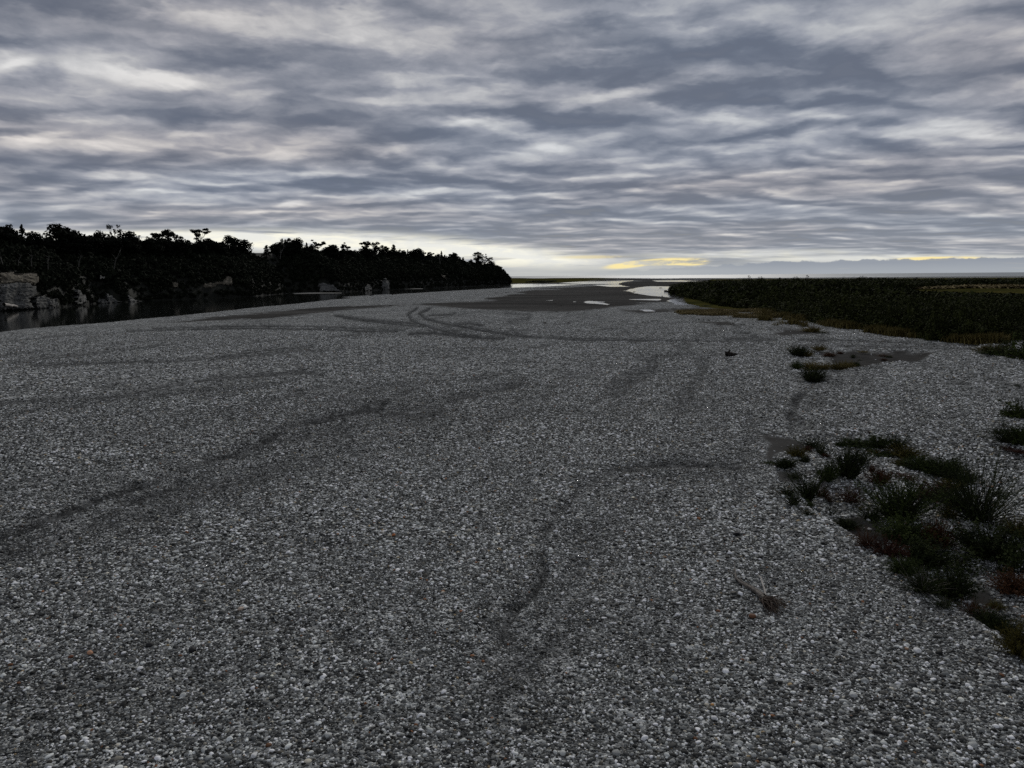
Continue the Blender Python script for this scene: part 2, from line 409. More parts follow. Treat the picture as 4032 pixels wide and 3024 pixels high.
def zfun(x, y, fine=None, px=None, py=None):
    D = np.hypot(x, y)
    z = np.zeros_like(x)
    wat = np.full(x.shape, 1e9)
    far = D > 60
    xf, yf = x[far], y[far]
    dmin = np.full(xf.shape, 1e9)
    for p in water.values():
        dmin = np.minimum(dmin, seg_dist(xf, yf, p, True))
    dmin = dmin + (fbm(xf, yf, 9.0, 3, 3) - .5) * np.clip(D[far] / 120, .5, 3)
    Df = D[far]
    slope = np.clip(2.4 / Df, 0.0016, 0.03)
    zl = WL + np.where(dmin > 0, np.minimum(dmin * slope + 0.02, 0.5), np.maximum(dmin * 0.03, -0.8) - 0.03)
    inl = dmin > 0
    # low relief of bars and channels, quiet close to the water
    zl = zl + np.where(inl, (fbm(xf, yf, 26, 3, 9) - .5) * 0.35 * ss(dmin, 2, 30) * ss(600 - Df, 0, 300), 0)
    # dunes and beach ridge, then the sea bed
    azm = np.arctan2(xf, yf)
    du = ss(yf, 1180, 1330) * ss(1620 - yf, 0, 120) * ss(azel(2650, 1100)[0] - azm, 0, .12) * (3.4 + 2.2 * (fbm(xf, yf, 60, 3, 21) - .5))
    du = np.where(inl, du, 0)
    rid = ss(yf, 1450, 1540) * ss(1700 - yf, 0, 100) * 1.1 * ss(azel(3000, 1100)[0] - azm, 0, .08)
    sea = ss(yf, 1690, 1760)
    zl = zl + du + np.where(inl, rid, 0)
    zl = zl * (1 - sea) + sea * (-4)
    z[far] = zl
    wat[far] = dmin
    near = ~far
    z[near] += (fbm(x[near], y[near], 26, 3, 9) - .5) * 0.22 * ss(D[near], 5, 60)
    z += (fbm(x, y, 7, 3, 10) - .5) * 0.12 * ss(300 - D, 0, 200) * np.where(wat > 4, 1, 0.2)
    # hollow with plants behind the bar crest
    dh = seg_dist(x, y, hollow, True)
    dc = seg_dist(x, y, crest)
    db = seg_dist(x, y, np.vstack([hollow[11:], hollow[:2]]))
    z -= np.where(dh < 0, 0.55 * ss(dc, 0.0, 1.1) * ss(db, 0, 7.0), 0)
    dw = seg_dist(x, y, wadi, True)
    dc2 = seg_dist(x, y, crest2)
    z -= np.where(dw < 0, 0.35 * ss(-dw, 0, 2.0), 0)
    dt = seg_dist(x, y, terrace, True)
    z += np.where(dt < 0, 1.5 * ss(-dt, 0, 40), 0)
    if fine is not None:
        z -= 0.20 * fine * ss(D, 8, 20) * np.where(wat > 3, 1, 0)
    return z


def ground_z(x, y):
    x, y = np.atleast_1d(np.asarray(x, float)), np.atleast_1d(np.asarray(y, float))
    s, f, *_ = masks(x, y)
    return zfun(x, y, f)


def on_ground(px, py):
    z = 0.0
    for _ in range(6):
        p = G(px, py, z)
        z = float(ground_z(p[0], p[1])[0])
    p = G(px, py, z)
    p[2] = z
    return p


rows = [0.5, 2, 4, 6, 8, 9.5]
r = 10.5
while r < 70000:
    rows.append(r)
    r += min(r * r / 4200, 0.012 * r) if r < 2500 else 0.12 * r
rows = np.array(rows)
ang = np.concatenate([np.linspace(-178, -42, 60), np.linspace(-40, 40, 720), np.linspace(42, 178, 60)])
A, D_ = np.meshgrid(np.radians(ang), rows)
gx, gy = (np.sin(A) * D_).ravel(), (np.cos(A) * D_).ravel()
g_sand, g_fine, g_px, g_py, g_D = masks(gx, gy)
gz = zfun(gx, gy, g_fine)
veg = np.zeros_like(gx)
for s in [[(2000, 1093), (2500, 1094), (2380, 1104), (2200, 1112), (2000, 1116)], [(2720, 1160), (2960, 1205), (3180, 1255), (3600, 1320), (4032, 1345), (5500, 1380), (5500, 1085), (2800, 1098)], [(2690, 1160), (2980, 1212), (2920, 1222), (2700, 1196)]]:
    veg = np.maximum(veg, ss(-seg_dist(g_px, g_py, s, True), -2, 3))
veg *= ss(1600 - gy, 0, 100)
nr, na = len(rows), len(ang)
idx = np.arange(nr * na).reshape(nr, na)
quads = np.stack([idx[:-1, :-1], idx[:-1, 1:], idx[1:, 1:], idx[1:, :-1]], -1).reshape(-1, 4)

# ------------------------------------------------------------------ materials
def newmat(name):
    m = bpy.data.materials.new(name)
    m.use_nodes = True
    m.node_tree.nodes.clear()
    return m, NT(m.node_tree)


def finish(n, bsdf):
    n.n('ShaderNodeOutputMaterial', {0: bsdf}, out=None)


STONE_RAMP = [(0.0, .010), (.20, .032), (.44, .078), (.64, .155), (.80, .30), (.90, .52), (.955, .80), (1.0, .90)]
m_ground, n = newmat('gravel_ground')
oc = n.n('ShaderNodeTexCoord', out=3)
a_s = n.n('ShaderNodeAttribute', attribute_name='sand', out=2)
a_f = n.n('ShaderNodeAttribute', attribute_name='fine', out=2)
a_v = n.n('ShaderNodeAttribute', attribute_name='veg', out=2)
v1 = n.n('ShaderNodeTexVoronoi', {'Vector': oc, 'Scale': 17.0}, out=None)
v2 = n.n('ShaderNodeTexVoronoi', {'Vector': oc, 'Scale': 7.0}, out=None)
v3 = n.n('ShaderNodeTexVoronoi', {'Vector': oc, 'Scale': 2.4, 'Randomness': 1.0}, out=None)
c1 = n.ramp(n.n('ShaderNodeSeparateColor', {0: v1.outputs['Color']}), STONE_RAMP)
c2 = n.ramp(n.n('ShaderNodeSeparateColor', {0: v2.outputs['Color']}), STONE_RAMP)
c3 = n.ramp(n.n('ShaderNodeSeparateColor', {0: v3.outputs['Color']}), STONE_RAMP)
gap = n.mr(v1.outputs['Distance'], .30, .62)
c1 = n.mix(n.m('MULTIPLY', gap, .9), c1, (.018, .018, .017))  # silt in the pebble gaps, darkened with crevice shade painted into the colour
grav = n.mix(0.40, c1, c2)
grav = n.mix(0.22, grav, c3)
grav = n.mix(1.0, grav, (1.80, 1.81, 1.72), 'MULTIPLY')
big = n.n('ShaderNodeTexNoise', {'Vector': oc, 'Scale': 0.10, 'Detail': 6.0, 'Roughness': 0.6})
big2 = n.n('ShaderNodeTexNoise', {'Vector': oc, 'Scale': 1.4, 'Detail': 4.0, 'Roughness': 0.7})
grav = n.mix(1.0, grav, n.ramp(big, [(.3, .78), (.7, 1.22)]), 'MULTIPLY')
grav = n.mix(1.0, grav, n.ramp(big2, [(.3, .72), (.7, 1.30)]), 'MULTIPLY')
fcol = n.mix(0.74, grav, (.028, .028, .028))
grav = n.mix(a_f, grav, fcol)
sn = n.n('ShaderNodeTexNoise', {'Vector': oc, 'Scale': 0.7, 'Detail': 8.0, 'Roughness': 0.62})
sandc = n.ramp(sn, [(.3, (.050, .048, .045)), (.7, (.078, .075, .070))])
lay = n.n('ShaderNodeTexNoise', {'Vector': n.n('ShaderNodeMapping', {0: oc, 'Scale': (.012, .05, 1)}), 'Scale': 1.0, 'Detail': 5.0, 'Roughness': 0.6})
sandc = n.mix(1.0, sandc, (1.18, 1.17, 1.14), 'MULTIPLY')
sandc = n.mix(1.0, sandc, n.ramp(lay, [(.36, .72), (.62, 1.30)]), 'MULTIPLY')
basec = n.mix(a_s, grav, sandc)
vc = n.ramp(n.n('ShaderNodeTexNoise', {'Vector': oc, 'Scale': 0.08, 'Detail': 8.0, 'Roughness': 0.7}), [(.35, (.030, .034, .012)), (.6, (.080, .070, .020)), (.75, (.13, .10, .032))])
basec = n.mix(a_v, basec, vc)
hgt = n.m('ADD', n.m('MULTIPLY', v1.outputs['Distance'], -0.035), n.m('MULTIPLY', v2.outputs['Distance'], -0.07))
hgt = n.m('MULTIPLY', hgt, n.m('SUBTRACT', 1.0, n.m('MULTIPLY', a_s, 0.92)))
hgt = n.m('ADD', hgt, n.m('MULTIPLY', sn, 0.03))
bmp = n.n('ShaderNodeBump', {'Height': hgt, 'Strength': 0.8, 'Distance': 1.0})
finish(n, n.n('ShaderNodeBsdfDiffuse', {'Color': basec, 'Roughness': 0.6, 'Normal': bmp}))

m_stone, n = newmat('pebble')
ac = n.n('ShaderNodeAttribute', attribute_name='col', attribute_type='INSTANCER', out=0)
oc = n.n('ShaderNodeTexCoord', out=3)
nn = n.n('ShaderNodeTexNoise', {'Vector': oc, 'Scale': 2.2, 'Detail': 5.0, 'Roughness': 0.65})
finish(n, n.n('ShaderNodeBsdfPrincipled', {'Base Color': n.mix(1.0, ac, n.ramp(nn, [(.3, .75), (.7, 1.22)]), 'MULTIPLY'), 'Roughness': 0.7, 'Specular IOR Level': 0.12}))


def rockmat(name, lo, hi, scale=3.0, bump=0.02, strata=0.0, rough=0.85):
    m, n = newmat(name)
    oc = n.n('ShaderNodeTexCoord', out=3)
    a = n.n('ShaderNodeTexNoise', {'Vector': oc, 'Scale': scale, 'Detail': 8.0, 'Roughness': 0.65})
    if strata:
        mp = n.n('ShaderNodeMapping', {0: oc, 'Scale': (.08, .08, 1.2)})
        b = n.n('ShaderNodeTexNoise', {'Vector': mp, 'Scale': strata, 'Detail': 5.0, 'Roughness': 0.6})
        a = n.m('ADD', n.m('MULTIPLY', a, .5), n.m('MULTIPLY', b, .5))
    c = n.ramp(a, [(.36, lo), (.64, hi)])
    bm = n.n('ShaderNodeBump', {'Height': a, 'Distance': bump, 'Strength': 1.0})
    finish(n, n.n('ShaderNodeBsdfPrincipled', {'Base Color': c, 'Roughness': rough, 'Normal': bm, 'Specular IOR Level': 0.2}))
    return m


m_cliff = rockmat('cliff_soil', (.006, .007, .005), (.013, .014, .009), .3, .3)
m_silt = rockmat('pale_siltstone', (.030, .030, .028), (.165, .165, .155), .45, .6, 1.4)
m_tan = rockmat('tan_siltstone', (.035, .030, .022), (.185, .165, .125), .5, .6, 1.8)
m_wood = rockmat('weathered_wood', (.055, .047, .040), (.20, .178, .155), 9, .01)
m_palewood = rockmat('bleached_wood', (.22, .20, .18), (.42, .40, .37), 12, .01)
m_darkwood = rockmat('dark_wet_wood', (.010, .008, .007), (.03, .024, .02), 5, .02)
m_bark = rockmat('tree_bark', (.012, .010, .009), (.03, .027, .024), 2, .03)
m_greybark = rockmat('bleached_bark', (.05, .048, .042), (.11, .105, .095), 2, .03)


def leafmat(name, lo, hi, hue=None):
    m, n = newmat(name)
    rnd = n.n('ShaderNodeAttribute', attribute_name='shade', out=2)
    c = n.mix(rnd, lo, hi)
    if hue:
        ob = n.n('ShaderNodeObjectInfo', out=5)
        c = n.mix(n.m('MULTIPLY', ob, .6), c, hue)
    finish(n, n.n('ShaderNodeBsdfPrincipled', {'Base Color': c, 'Roughness': 0.9, 'Specular IOR Level': 0.03}))
    return m


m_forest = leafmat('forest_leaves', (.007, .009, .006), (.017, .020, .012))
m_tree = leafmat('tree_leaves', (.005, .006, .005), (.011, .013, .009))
m_scrub = leafmat('scrub_leaves', (.008, .010, .004), (.046, .052, .016))
m_green = leafmat('green_leaves', (.014, .021, .007), (.062, .080, .022), (.02, .03, .01))
m_dark = leafmat('dark_leaves', (.007, .011, .005), (.038, .047, .017))
m_olive = leafmat('olive_leaves', (.035, .032, .010), (.11, .095, .025), (.06, .05, .015))
m_gold = leafmat('golden_leaves', (.05, .041, .014), (.165, .132, .046))
m_rust = leafmat('rust_leaves', (.030, .014, .008), (.10, .048, .024), (.05, .02, .01))
m_red = leafmat('red_leaves', (.022, .011, .008), (.060, .026, .018))
m_orange = leafmat('orange_flowers', (.10, .05, .01), (.35, .17, .03))
m_straw = leafmat('dry_grass', (.07, .055, .022), (.22, .17, .075))

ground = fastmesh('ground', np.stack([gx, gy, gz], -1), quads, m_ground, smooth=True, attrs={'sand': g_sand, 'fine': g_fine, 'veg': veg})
tag(ground, kind='structure')


# ------------------------------------------------------------------ water
def watermat(name, rough, scale, dist, stretch, base):
    m, n = newmat(name)
    oc = n.n('ShaderNodeTexCoord', out=3)
    mp = n.n('ShaderNodeMapping', {0: oc, 'Scale': stretch})
    a = n.n('ShaderNodeTexNoise', {'Vector': mp, 'Scale': scale, 'Detail': 5.0, 'Roughness': 0.6})
    patch = n.n('ShaderNodeTexNoise', {'Vector': oc, 'Scale': 0.012, 'Detail': 3.0})
    calm = n.mr(n.n('ShaderNodeSeparateXYZ', {0: oc}), -60, 30, .10, 1.0)
    h = n.m('MULTIPLY', n.m('MULTIPLY', a, calm), n.mr(patch, .4, .62, .35, 1.0))
    bm = n.n('ShaderNodeBump', {'Height': h, 'Distance': dist, 'Strength': 1.0})
    finish(n, n.n('ShaderNodeBsdfPrincipled', {'Base Color': (*base, 1), 'Roughness': rough, 'IOR': 1.33, 'Specular IOR Level': 0.5 if name == 'river_water' else 0.22, 'Normal': bm}))
    return m


def plane(name, x0, x1, y0, y1, z, m, nx=40, ny=40):
    xs, ys = np.linspace(x0, x1, nx), np.linspace(y0, y1, ny)
    a, b = np.meshgrid(xs, ys)
    i = np.arange(nx * ny).reshape(ny, nx)
    q = np.stack([i[:-1, :-1], i[:-1, 1:], i[1:, 1:], i[1:, :-1]], -1).reshape(-1, 4)
    return fastmesh(name, np.stack([a.ravel(), b.ravel(), np.full(a.size, z)], -1), q, m)


m_river = watermat('river_water', 0.07, 0.9, 0.060, (1, .5, 1), (.006, .007, .006))
tag(plane('river', -420, 520, 60, 1690, WL, m_river), kind='structure')
m_sea, n = newmat('open_sea')
oc = n.n('ShaderNodeTexCoord', out=3)
sw = n.n('ShaderNodeTexNoise', {'Vector': n.n('ShaderNodeMapping', {0: oc, 'Scale': (.0006, .004, 1)}), 'Scale': 1.0, 'Detail': 4.0})
finish(n, n.n('ShaderNodeMixShader', {0: .22, 1: n.n('ShaderNodeBsdfDiffuse', {0: n.ramp(sw, [(.35, (.115, .140, .160)), (.65, (.165, .190, .210))])}),
                                      2: n.n('ShaderNodeBsdfGlossy', {0: (.8, .8, .8, 1), 'Roughness': .4})}))
tag(plane('sea', -70000, 70000, 1690, 70000, WL, m_sea, 200, 200), kind='structure')
# surf: broken lines of foam along the beach
m_foam = rockmat('foam', (.45, .47, .48), (.8, .8, .8), .5, .2)
fv, ff = [], []
for (xa, xb, py, wd_) in [(2462, 2562, 1095.2, 14), (2475, 2700, 1096.6, 10), (2675, 2725, 1095.6, 12), (2700, 2900, 1096.2, 8), (2900, 3300, 1094.6, 10), (3300, 4032, 1090.2, 10)]:
    k = 60
    for i in range(k + 1):
        px = xa + (xb - xa) * i / k
        hor = 1087.5 - (px - 2016) * RO
        d = 8.5 * FPX / (py - hor + 0.4 * math.sin(i * .9)) if py - hor > 4 else 2000
        p = ray(px, py)
        q = CP + p * (d / p[1])
        w = wd_ * math.sin(math.pi * i / k) ** .4 * random.uniform(.6, 1.3)
        b = len(fv)
        fv += [(q[0], d - w, WL + .01), (q[0], d - w * .3, WL + .55), (q[0], d + w, WL + .01)]
        if i < k:
            ff += [(b, b + 3, b + 4, b + 1), (b + 1, b + 4, b + 5, b + 2)]
tag(fastmesh('surf_foam', np.array(fv), np.array(ff), m_foam, smooth=True), 'thin white lines of surf breaking along the far beach', 'surf', kind='stuff')

# ------------------------------------------------------------------ pebbles
def greys(n_, light=0.0, dark=0.0):
    u = R.random(n_)
    xs = np.array([p for p, _ in STONE_RAMP])
    ys = np.array([c for _, c in STONE_RAMP]) * 1.22
    g = np.interp(np.clip(u + light - dark, 0, 1), xs, ys) * R.uniform(.85, 1.15, n_)
    c = np.stack([g * .975, g, g * .955], -1)
    warm = R.random(n_)
    k = warm < .05
    c[k] *= np.array([1.10, 1.0, .86])
    k = warm > .9975
    c[k] = np.array([.23, .105, .05]) * R.uniform(.6, 1.3, (k.sum(), 1))
    k = (warm > .993) & (warm <= .9975)
    c[k] = np.array([.30, .23, .13]) * R.uniform(.7, 1.3, (k.sum(), 1))
    return np.clip(c, .01, .8)


def scatter(r0, r1, dens0, dens1, med, sig, spread=39.5, light=0.0):
    n_ = int(math.radians(spread) * (r1 * r1 - r0 * r0) * max(dens0, dens1))
    rr = np.sqrt(R.uniform(r0 * r0, r1 * r1, n_))
    aa = np.radians(R.uniform(-spread, spread, n_))
    keep = R.random(n_) < (dens0 + (dens1 - dens0) * (rr - r0) / (r1 - r0)) / max(dens0, dens1)
    rr, aa = rr[keep], aa[keep]
    x, y = np.sin(aa) * rr, np.cos(aa) * rr
    sand, fine, px, py, D = masks(x, y)
    keep = (px > -120) & (px < 4150) & (R.random(len(x)) > np.clip(sand * 1.3 + np.where(D > 62, fine * .8, 0), 0, .985))
    x, y, fine, px, py = x[keep], y[keep], fine[keep], px[keep], py[keep]
    dh = seg_dist(x, y, hollow, True)
    inh = dh < -0.3
    s = med * np.exp(R.normal(0, sig, len(x)))
    zone = fbm(x, y, 5.0, 3, 77)
    s *= (0.80 + .5 * zone) * (1 - .42 * fine) * np.where(inh, 1.35, 1)
    s = np.clip(s, .008, .085)
    z = zfun(x, y, fine)
    c = greys(len(x), light)
    c *= (1 - .74 * np.clip(fine * R.uniform(.5, 1.3, len(x)), 0, 1))[:, None] * (0.72 + .56 * zone)[:, None]
    c = np.where(inh[:, None] & (R.random((len(x), 1)) < .4), c * 1.25 + .03, c)
    return x, y, z + s * .12, s, np.clip(c, .01, .8)


parts = [scatter(9.5, 22, 640, 600, .0208, .42), scatter(22, 36, 440, 300, .0255, .42), scatter(36, 62, 170, 60, .038, .36), scatter(62, 140, 14, 3.0, .065, .35, light=.05),
         scatter(10, 60, 1.3, .9, .046, .22)]
px_, py_, pz_, ps_ = [np.concatenate([p[i] for p in parts]) for i in range(4)]
pc_ = np.concatenate([p[4] for p in parts])
NP = len(px_)
me = bpy.data.meshes.new('gravel')
me.vertices.add(NP)
me.vertices.foreach_set('co', np.stack([px_, py_, pz_], -1).astype(np.float32).ravel())
def att(nm, typ, fld, arr):
    a = me.attributes.new(nm, typ, 'POINT')
    a.data.foreach_set(fld, np.ascontiguousarray(arr).ravel())
att('col', 'FLOAT_COLOR', 'color', np.hstack([pc_, np.ones((NP, 1))]).astype(np.float32))
tl = R.normal(0, .28, (NP, 2))
att('rot', 'FLOAT_VECTOR', 'vector', np.stack([tl[:, 0], tl[:, 1], R.uniform(0, 6.283, NP)], -1).astype(np.float32))
att('scl', 'FLOAT_VECTOR', 'vector', (ps_[:, None] * np.stack([np.ones(NP), R.uniform(.6, .95, NP), R.uniform(.32, .68, NP)], -1)).astype(np.float32))
att('idx', 'INT', 'value', R.integers(0, 6, NP).astype(np.int32))
gravel = bpy.data.objects.new('gravel', me)
COL.objects.link(gravel)
tag(gravel, 'grey river pebbles with scattered white and rusty ones over the bar', 'gravel', kind='stuff')
gt = bpy.data.node_groups.new('pebbles', 'GeometryNodeTree')
gt.interface.new_socket('Geometry', in_out='INPUT', socket_type='NodeSocketGeometry')
gt.interface.new_socket('Geometry', in_out='OUTPUT', socket_type='NodeSocketGeometry')
g = NT(gt)
gin = g.n('NodeGroupInput')
join = g.n('GeometryNodeJoinGeometry', out=None)
for k in range(6):
    ico = g.n('GeometryNodeMeshIcoSphere', {'Radius': 1.0, 'Subdivisions': 2})
    pos = g.n('GeometryNodeInputPosition')
    nz_ = g.n('ShaderNodeTexNoise', {'Vector': g.n('ShaderNodeVectorMath', {0: pos, 1: (k * 3.7, k * 1.3, k * 2.9)}, operation='ADD'), 'Scale': .75, 'Detail': 1.0}, out=1)
    off = g.n('ShaderNodeVectorMath', {0: g.n('ShaderNodeVectorMath', {0: nz_, 1: (.5, .5, .5)}, operation='SUBTRACT'), 1: (1.1, 1.1, 1.1)}, operation='MULTIPLY')
    sp = g.n('GeometryNodeSetPosition', {0: ico, 'Offset': off})
    sm = g.n('GeometryNodeSetShadeSmooth', {0: sp})
    mt = g.n('GeometryNodeSetMaterial', {0: sm, 'Material': m_stone})
    gt.links.new(g.n('GeometryNodeGeometryToInstance', {0: mt}), join.inputs[0])
def named(nm, typ):
    return g.n('GeometryNodeInputNamedAttribute', {0: nm}, data_type=typ)
inst = g.n('GeometryNodeInstanceOnPoints', {'Points': gin, 'Instance': join.outputs[0], 'Pick Instance': True, 'Instance Index': named('idx', 'INT'),
                                           'Rotation': g.n('FunctionNodeEulerToRotation', {0: named('rot', 'FLOAT_VECTOR')}), 'Scale': named('scl', 'FLOAT_VECTOR')})
g.n('NodeGroupOutput', {0: inst}, out=None)
md = gravel.modifiers.new('pebbles', 'NODES')
md.node_group = gt
print('pebbles', NP)


# ------------------------------------------------------------------ plant tools
def frames(nrm):
    nrm = nrm / (np.linalg.norm(nrm, axis=1, keepdims=True) + 1e-9)
    a = np.cross(nrm, R.normal(size=nrm.shape))
    a /= np.linalg.norm(a, axis=1, keepdims=True) + 1e-9
    return a, np.cross(nrm, a)


def cards(C, nrm, size, aspect=.55):
    """rhombic leaf faces at C facing nrm"""
    a, b = frames(nrm)
    s = np.asarray(size).reshape(-1, 1)
    V = np.stack([C - a * s, C - b * s * aspect, C + a * s, C + b * s * aspect], 1).reshape(-1, 3)
    return V, np.arange(len(V)).reshape(-1, 4)


def clump(nc, leaf, lobes=9, flat=.8, seed=None):
    """dome-shaped unit clump of leaf faces"""
    lc = R.normal(size=(lobes, 3))
    lc[:, 2] = np.abs(lc[:, 2])
    lc /= np.linalg.norm(lc, axis=1, keepdims=True)
    lc *= R.uniform(.35, .72, (lobes, 1))
    k = R.integers(0, lobes, nc)
    u = R.normal(size=(nc, 3))
    u /= np.linalg.norm(u, axis=1, keepdims=True)
    C = lc[k] + u * R.uniform(.22, .42, (nc, 1)) * (R.uniform(.6, 1.15, lobes)[k])[:, None]
    C[:, 2] = np.abs(C[:, 2]) * flat
    V, Fq = cards(C, u + R.normal(0, .28, (nc, 3)) + np.array([0, 0, .3]), leaf * R.uniform(.6, 1.4, nc))
    sh = np.repeat(np.clip(R.uniform(0, .7, lobes)[k] + R.uniform(0, .25, nc), 0, 1), 4)
    return V, Fq, sh


def merge_clumps(name, pos, scl, templates, mat):
    Vs, Fs, Ss, off = [], [], [], 0
    k = R.integers(0, len(templates), len(pos))
    for t, (V, Fq, sh) in enumerate(templates):
        s = np.where(k == t)[0]
        if not len(s): continue
        a = R.uniform(0, 6.283, len(s))
        ca, sa = np.cos(a)[:, None], np.sin(a)[:, None]
        x, y = V[:, 0][None], V[:, 1][None]
        P3 = np.stack([(x * ca - y * sa) * scl[s, 0:1], (x * sa + y * ca) * scl[s, 1:2], V[:, 2][None] * scl[s, 2:3]], -1) + pos[s][:, None, :]
        Vs.append(P3.reshape(-1, 3))
        Fs.append((Fq[None] + (np.arange(len(s)) * len(V))[:, None, None] + off).reshape(-1, 4))
        Ss.append((sh[None] * R.uniform(.35, 1.0, (len(s), 1))).ravel())
        off += len(s) * len(V)
    return fastmesh(name, np.concatenate(Vs), np.concatenate(Fs), mat, attrs={'shade': np.concatenate(Ss)})


def tube(path, rad, sides=6):
    path = np.asarray(path, float)
    n_ = len(path)
    t = np.gradient(path, axis=0)
    t /= np.linalg.norm(t, axis=1, keepdims=True) + 1e-9
    ref = np.array([0.31, .52, .79])
    a = np.cross(t, ref)
    a /= np.linalg.norm(a, axis=1, keepdims=True) + 1e-9
    b = np.cross(t, a)
    th = np.linspace(0, 2 * math.pi, sides, endpoint=False)
    rad = np.asarray(rad, float).reshape(-1, 1, 1)
    V = path[:, None] + rad * (np.cos(th)[None, :, None] * a[:, None] + np.sin(th)[None, :, None] * b[:, None])
    i = np.arange(n_ * sides).reshape(n_, sides)
    j = np.roll(i, -1, 1)
    Fq = np.stack([i[:-1], j[:-1], j[1:], i[1:]], -1).reshape(-1, 4)
    V = V.reshape(-1, 3)
    V = np.vstack([V, path[0], path[-1]])
    caps = np.array([[i[0][k], len(V) - 2, len(V) - 2, i[0][(k + 1) % sides]] for k in range(0)]).reshape(0, 4)
    return V, Fq


class Acc:
    def __init__(s):
        s.V, s.F, s.S, s.n = [], [], [], 0

    def add(s, V, Fq, sh=None):
        s.V.append(V)
        s.F.append(np.asarray(Fq) + s.n)
        s.S.append(np.full(len(V), .5) if sh is None else sh)
        s.n += len(V)

    def build(s, name, mat, parent=None, smooth=False):
        return fastmesh(name, np.concatenate(s.V), np.concatenate(s.F), mat, parent, smooth, attrs={'shade': np.concatenate(s.S)})


def bend(p0, d, L, n_=6, wob=.12, up=0.0):
    p = [np.array(p0, float)]
    d = np.array(d, float)
    d /= np.linalg.norm(d)
    for _ in range(n_):
        d = d + R.normal(0, wob, 3) + np.array([0, 0, up])
        d /= np.linalg.norm(d)
        p.append(p[-1] + d * L / n_)
    return np.array(p)


def empty(name, loc=(0, 0, 0), rz=0.0, scl=(1, 1, 1)):
    o = bpy.data.objects.new(name, None)
    COL.objects.link(o)
    o.location = loc
    o.rotation_euler = (0, 0, rz)
    o.scale = scl
    return o


def place_copy(proto, loc, rz, scl, label, cat, group=None):
    """copy of a thing with its parts, standing at loc"""
    if not proto.get('used'):
        o = proto
        proto['used'] = 1
    else:
        o = proto.copy()
        COL.objects.link(o)
        for c in proto.children:
            d = c.copy()
            COL.objects.link(d)
            d.parent = o
    o.location = loc
    o.rotation_euler = (0, 0, rz)
    o.scale = scl
    tag(o, label, cat, group)
    return o


def make_tree(kind, leaf=.05, cards_n=900, bare=False, mat=None, barkm=None):
    """unit tree, 1 high; crown shape by kind"""
    root = empty('tree')
    tr, cr = Acc(), Acc()
    lean = R.normal(0, .03, 2)
    fork = {'umbrella': .60, 'flat': .5, 'round': .35, 'cone': .9, 'sparse': .38, 'ragged': .4}[kind]
    trunk = bend((0, 0, -.12), (lean[0], lean[1], 1), fork + .12, 6, .05)
    tr.add(*tube(trunk, np.linspace(.030, .017, 7)))
    tips = []
    top = trunk[-1]
    if kind == 'cone':
        for q in range(26):
            h = .18 + .8 * q / 26
            tips.append((np.array([0, 0, h]) + R.normal(0, .16 * (1.05 - h), 3) * [1, 1, .3], .15 * (1.12 - h) + .02))
    else:
        nl = {'umbrella': 7, 'flat': 8, 'round': 9, 'sparse': 9, 'ragged': 8}[kind]
        for q in range(nl):
            a = 6.283 * q / nl + R.uniform(-.3, .3)
            rr = {'umbrella': .33, 'flat': .36, 'round': .26, 'sparse': .30, 'ragged': .28}[kind] * R.uniform(.5, 1.1)
            zt = {'umbrella': R.uniform(.84, .96), 'flat': R.uniform(.72, .95), 'round': R.uniform(.5, .92), 'sparse': R.uniform(.45, 1.0), 'ragged': R.uniform(.45, 1.0)}[kind]
            e = np.array([math.cos(a) * rr, math.sin(a) * rr, zt])
            s0 = top if R.random() < .6 else trunk[R.integers(3, 6)]
            mid = (s0 + e) / 2 + R.normal(0, .03, 3) + [0, 0, -.03]
            pth = np.array([s0, (s0 + mid) / 2 + R.normal(0, .01, 3), mid, (mid + e) / 2 + R.normal(0, .015, 3), e])
            tr.add(*tube(pth, np.linspace(.013, .004, 5), 4))
            tips.append((e, {'umbrella': .13, 'flat': .15, 'round': .21, 'sparse': .11, 'ragged': .15}[kind] * R.uniform(.7, 1.2)))
            for _ in range(2):
                e2 = mid + (e - mid) * R.uniform(.2, .9) + R.normal(0, .09, 3) + [0, 0, .05]
                tr.add(*tube(np.array([mid, (mid + e2) / 2 + R.normal(0, .01, 3), e2]), [.006, .004, .002], 3))
                tips.append((e2, {'umbrella': .12, 'flat': .12, 'round': .18, 'sparse': .07, 'ragged': .11}[kind] * R.uniform(.7, 1.2)))
    fl = {'umbrella': .35, 'flat': .45, 'round': .8, 'cone': .8, 'sparse': .5, 'ragged': .7}[kind]
    per = max(8, cards_n // len(tips))
    for e, s in tips:
        u = R.normal(size=(per, 3))
        u /= np.linalg.norm(u, axis=1, keepdims=True)
        C = e + u * s * R.uniform(.3, 1.0, (per, 1)) ** .6 * [1, 1, fl]
        V, Fq = cards(C, u + R.normal(0, .6, (per, 3)), leaf * R.uniform(.4, 1.0, per) * (.5 + s * 4))
        cr.add(V, Fq, np.full(len(V), R.uniform(.1, .9)))
    tr.build('trunk', barkm or m_bark, root, True)
    cr.build('crown', mat or m_tree, root)
    return root


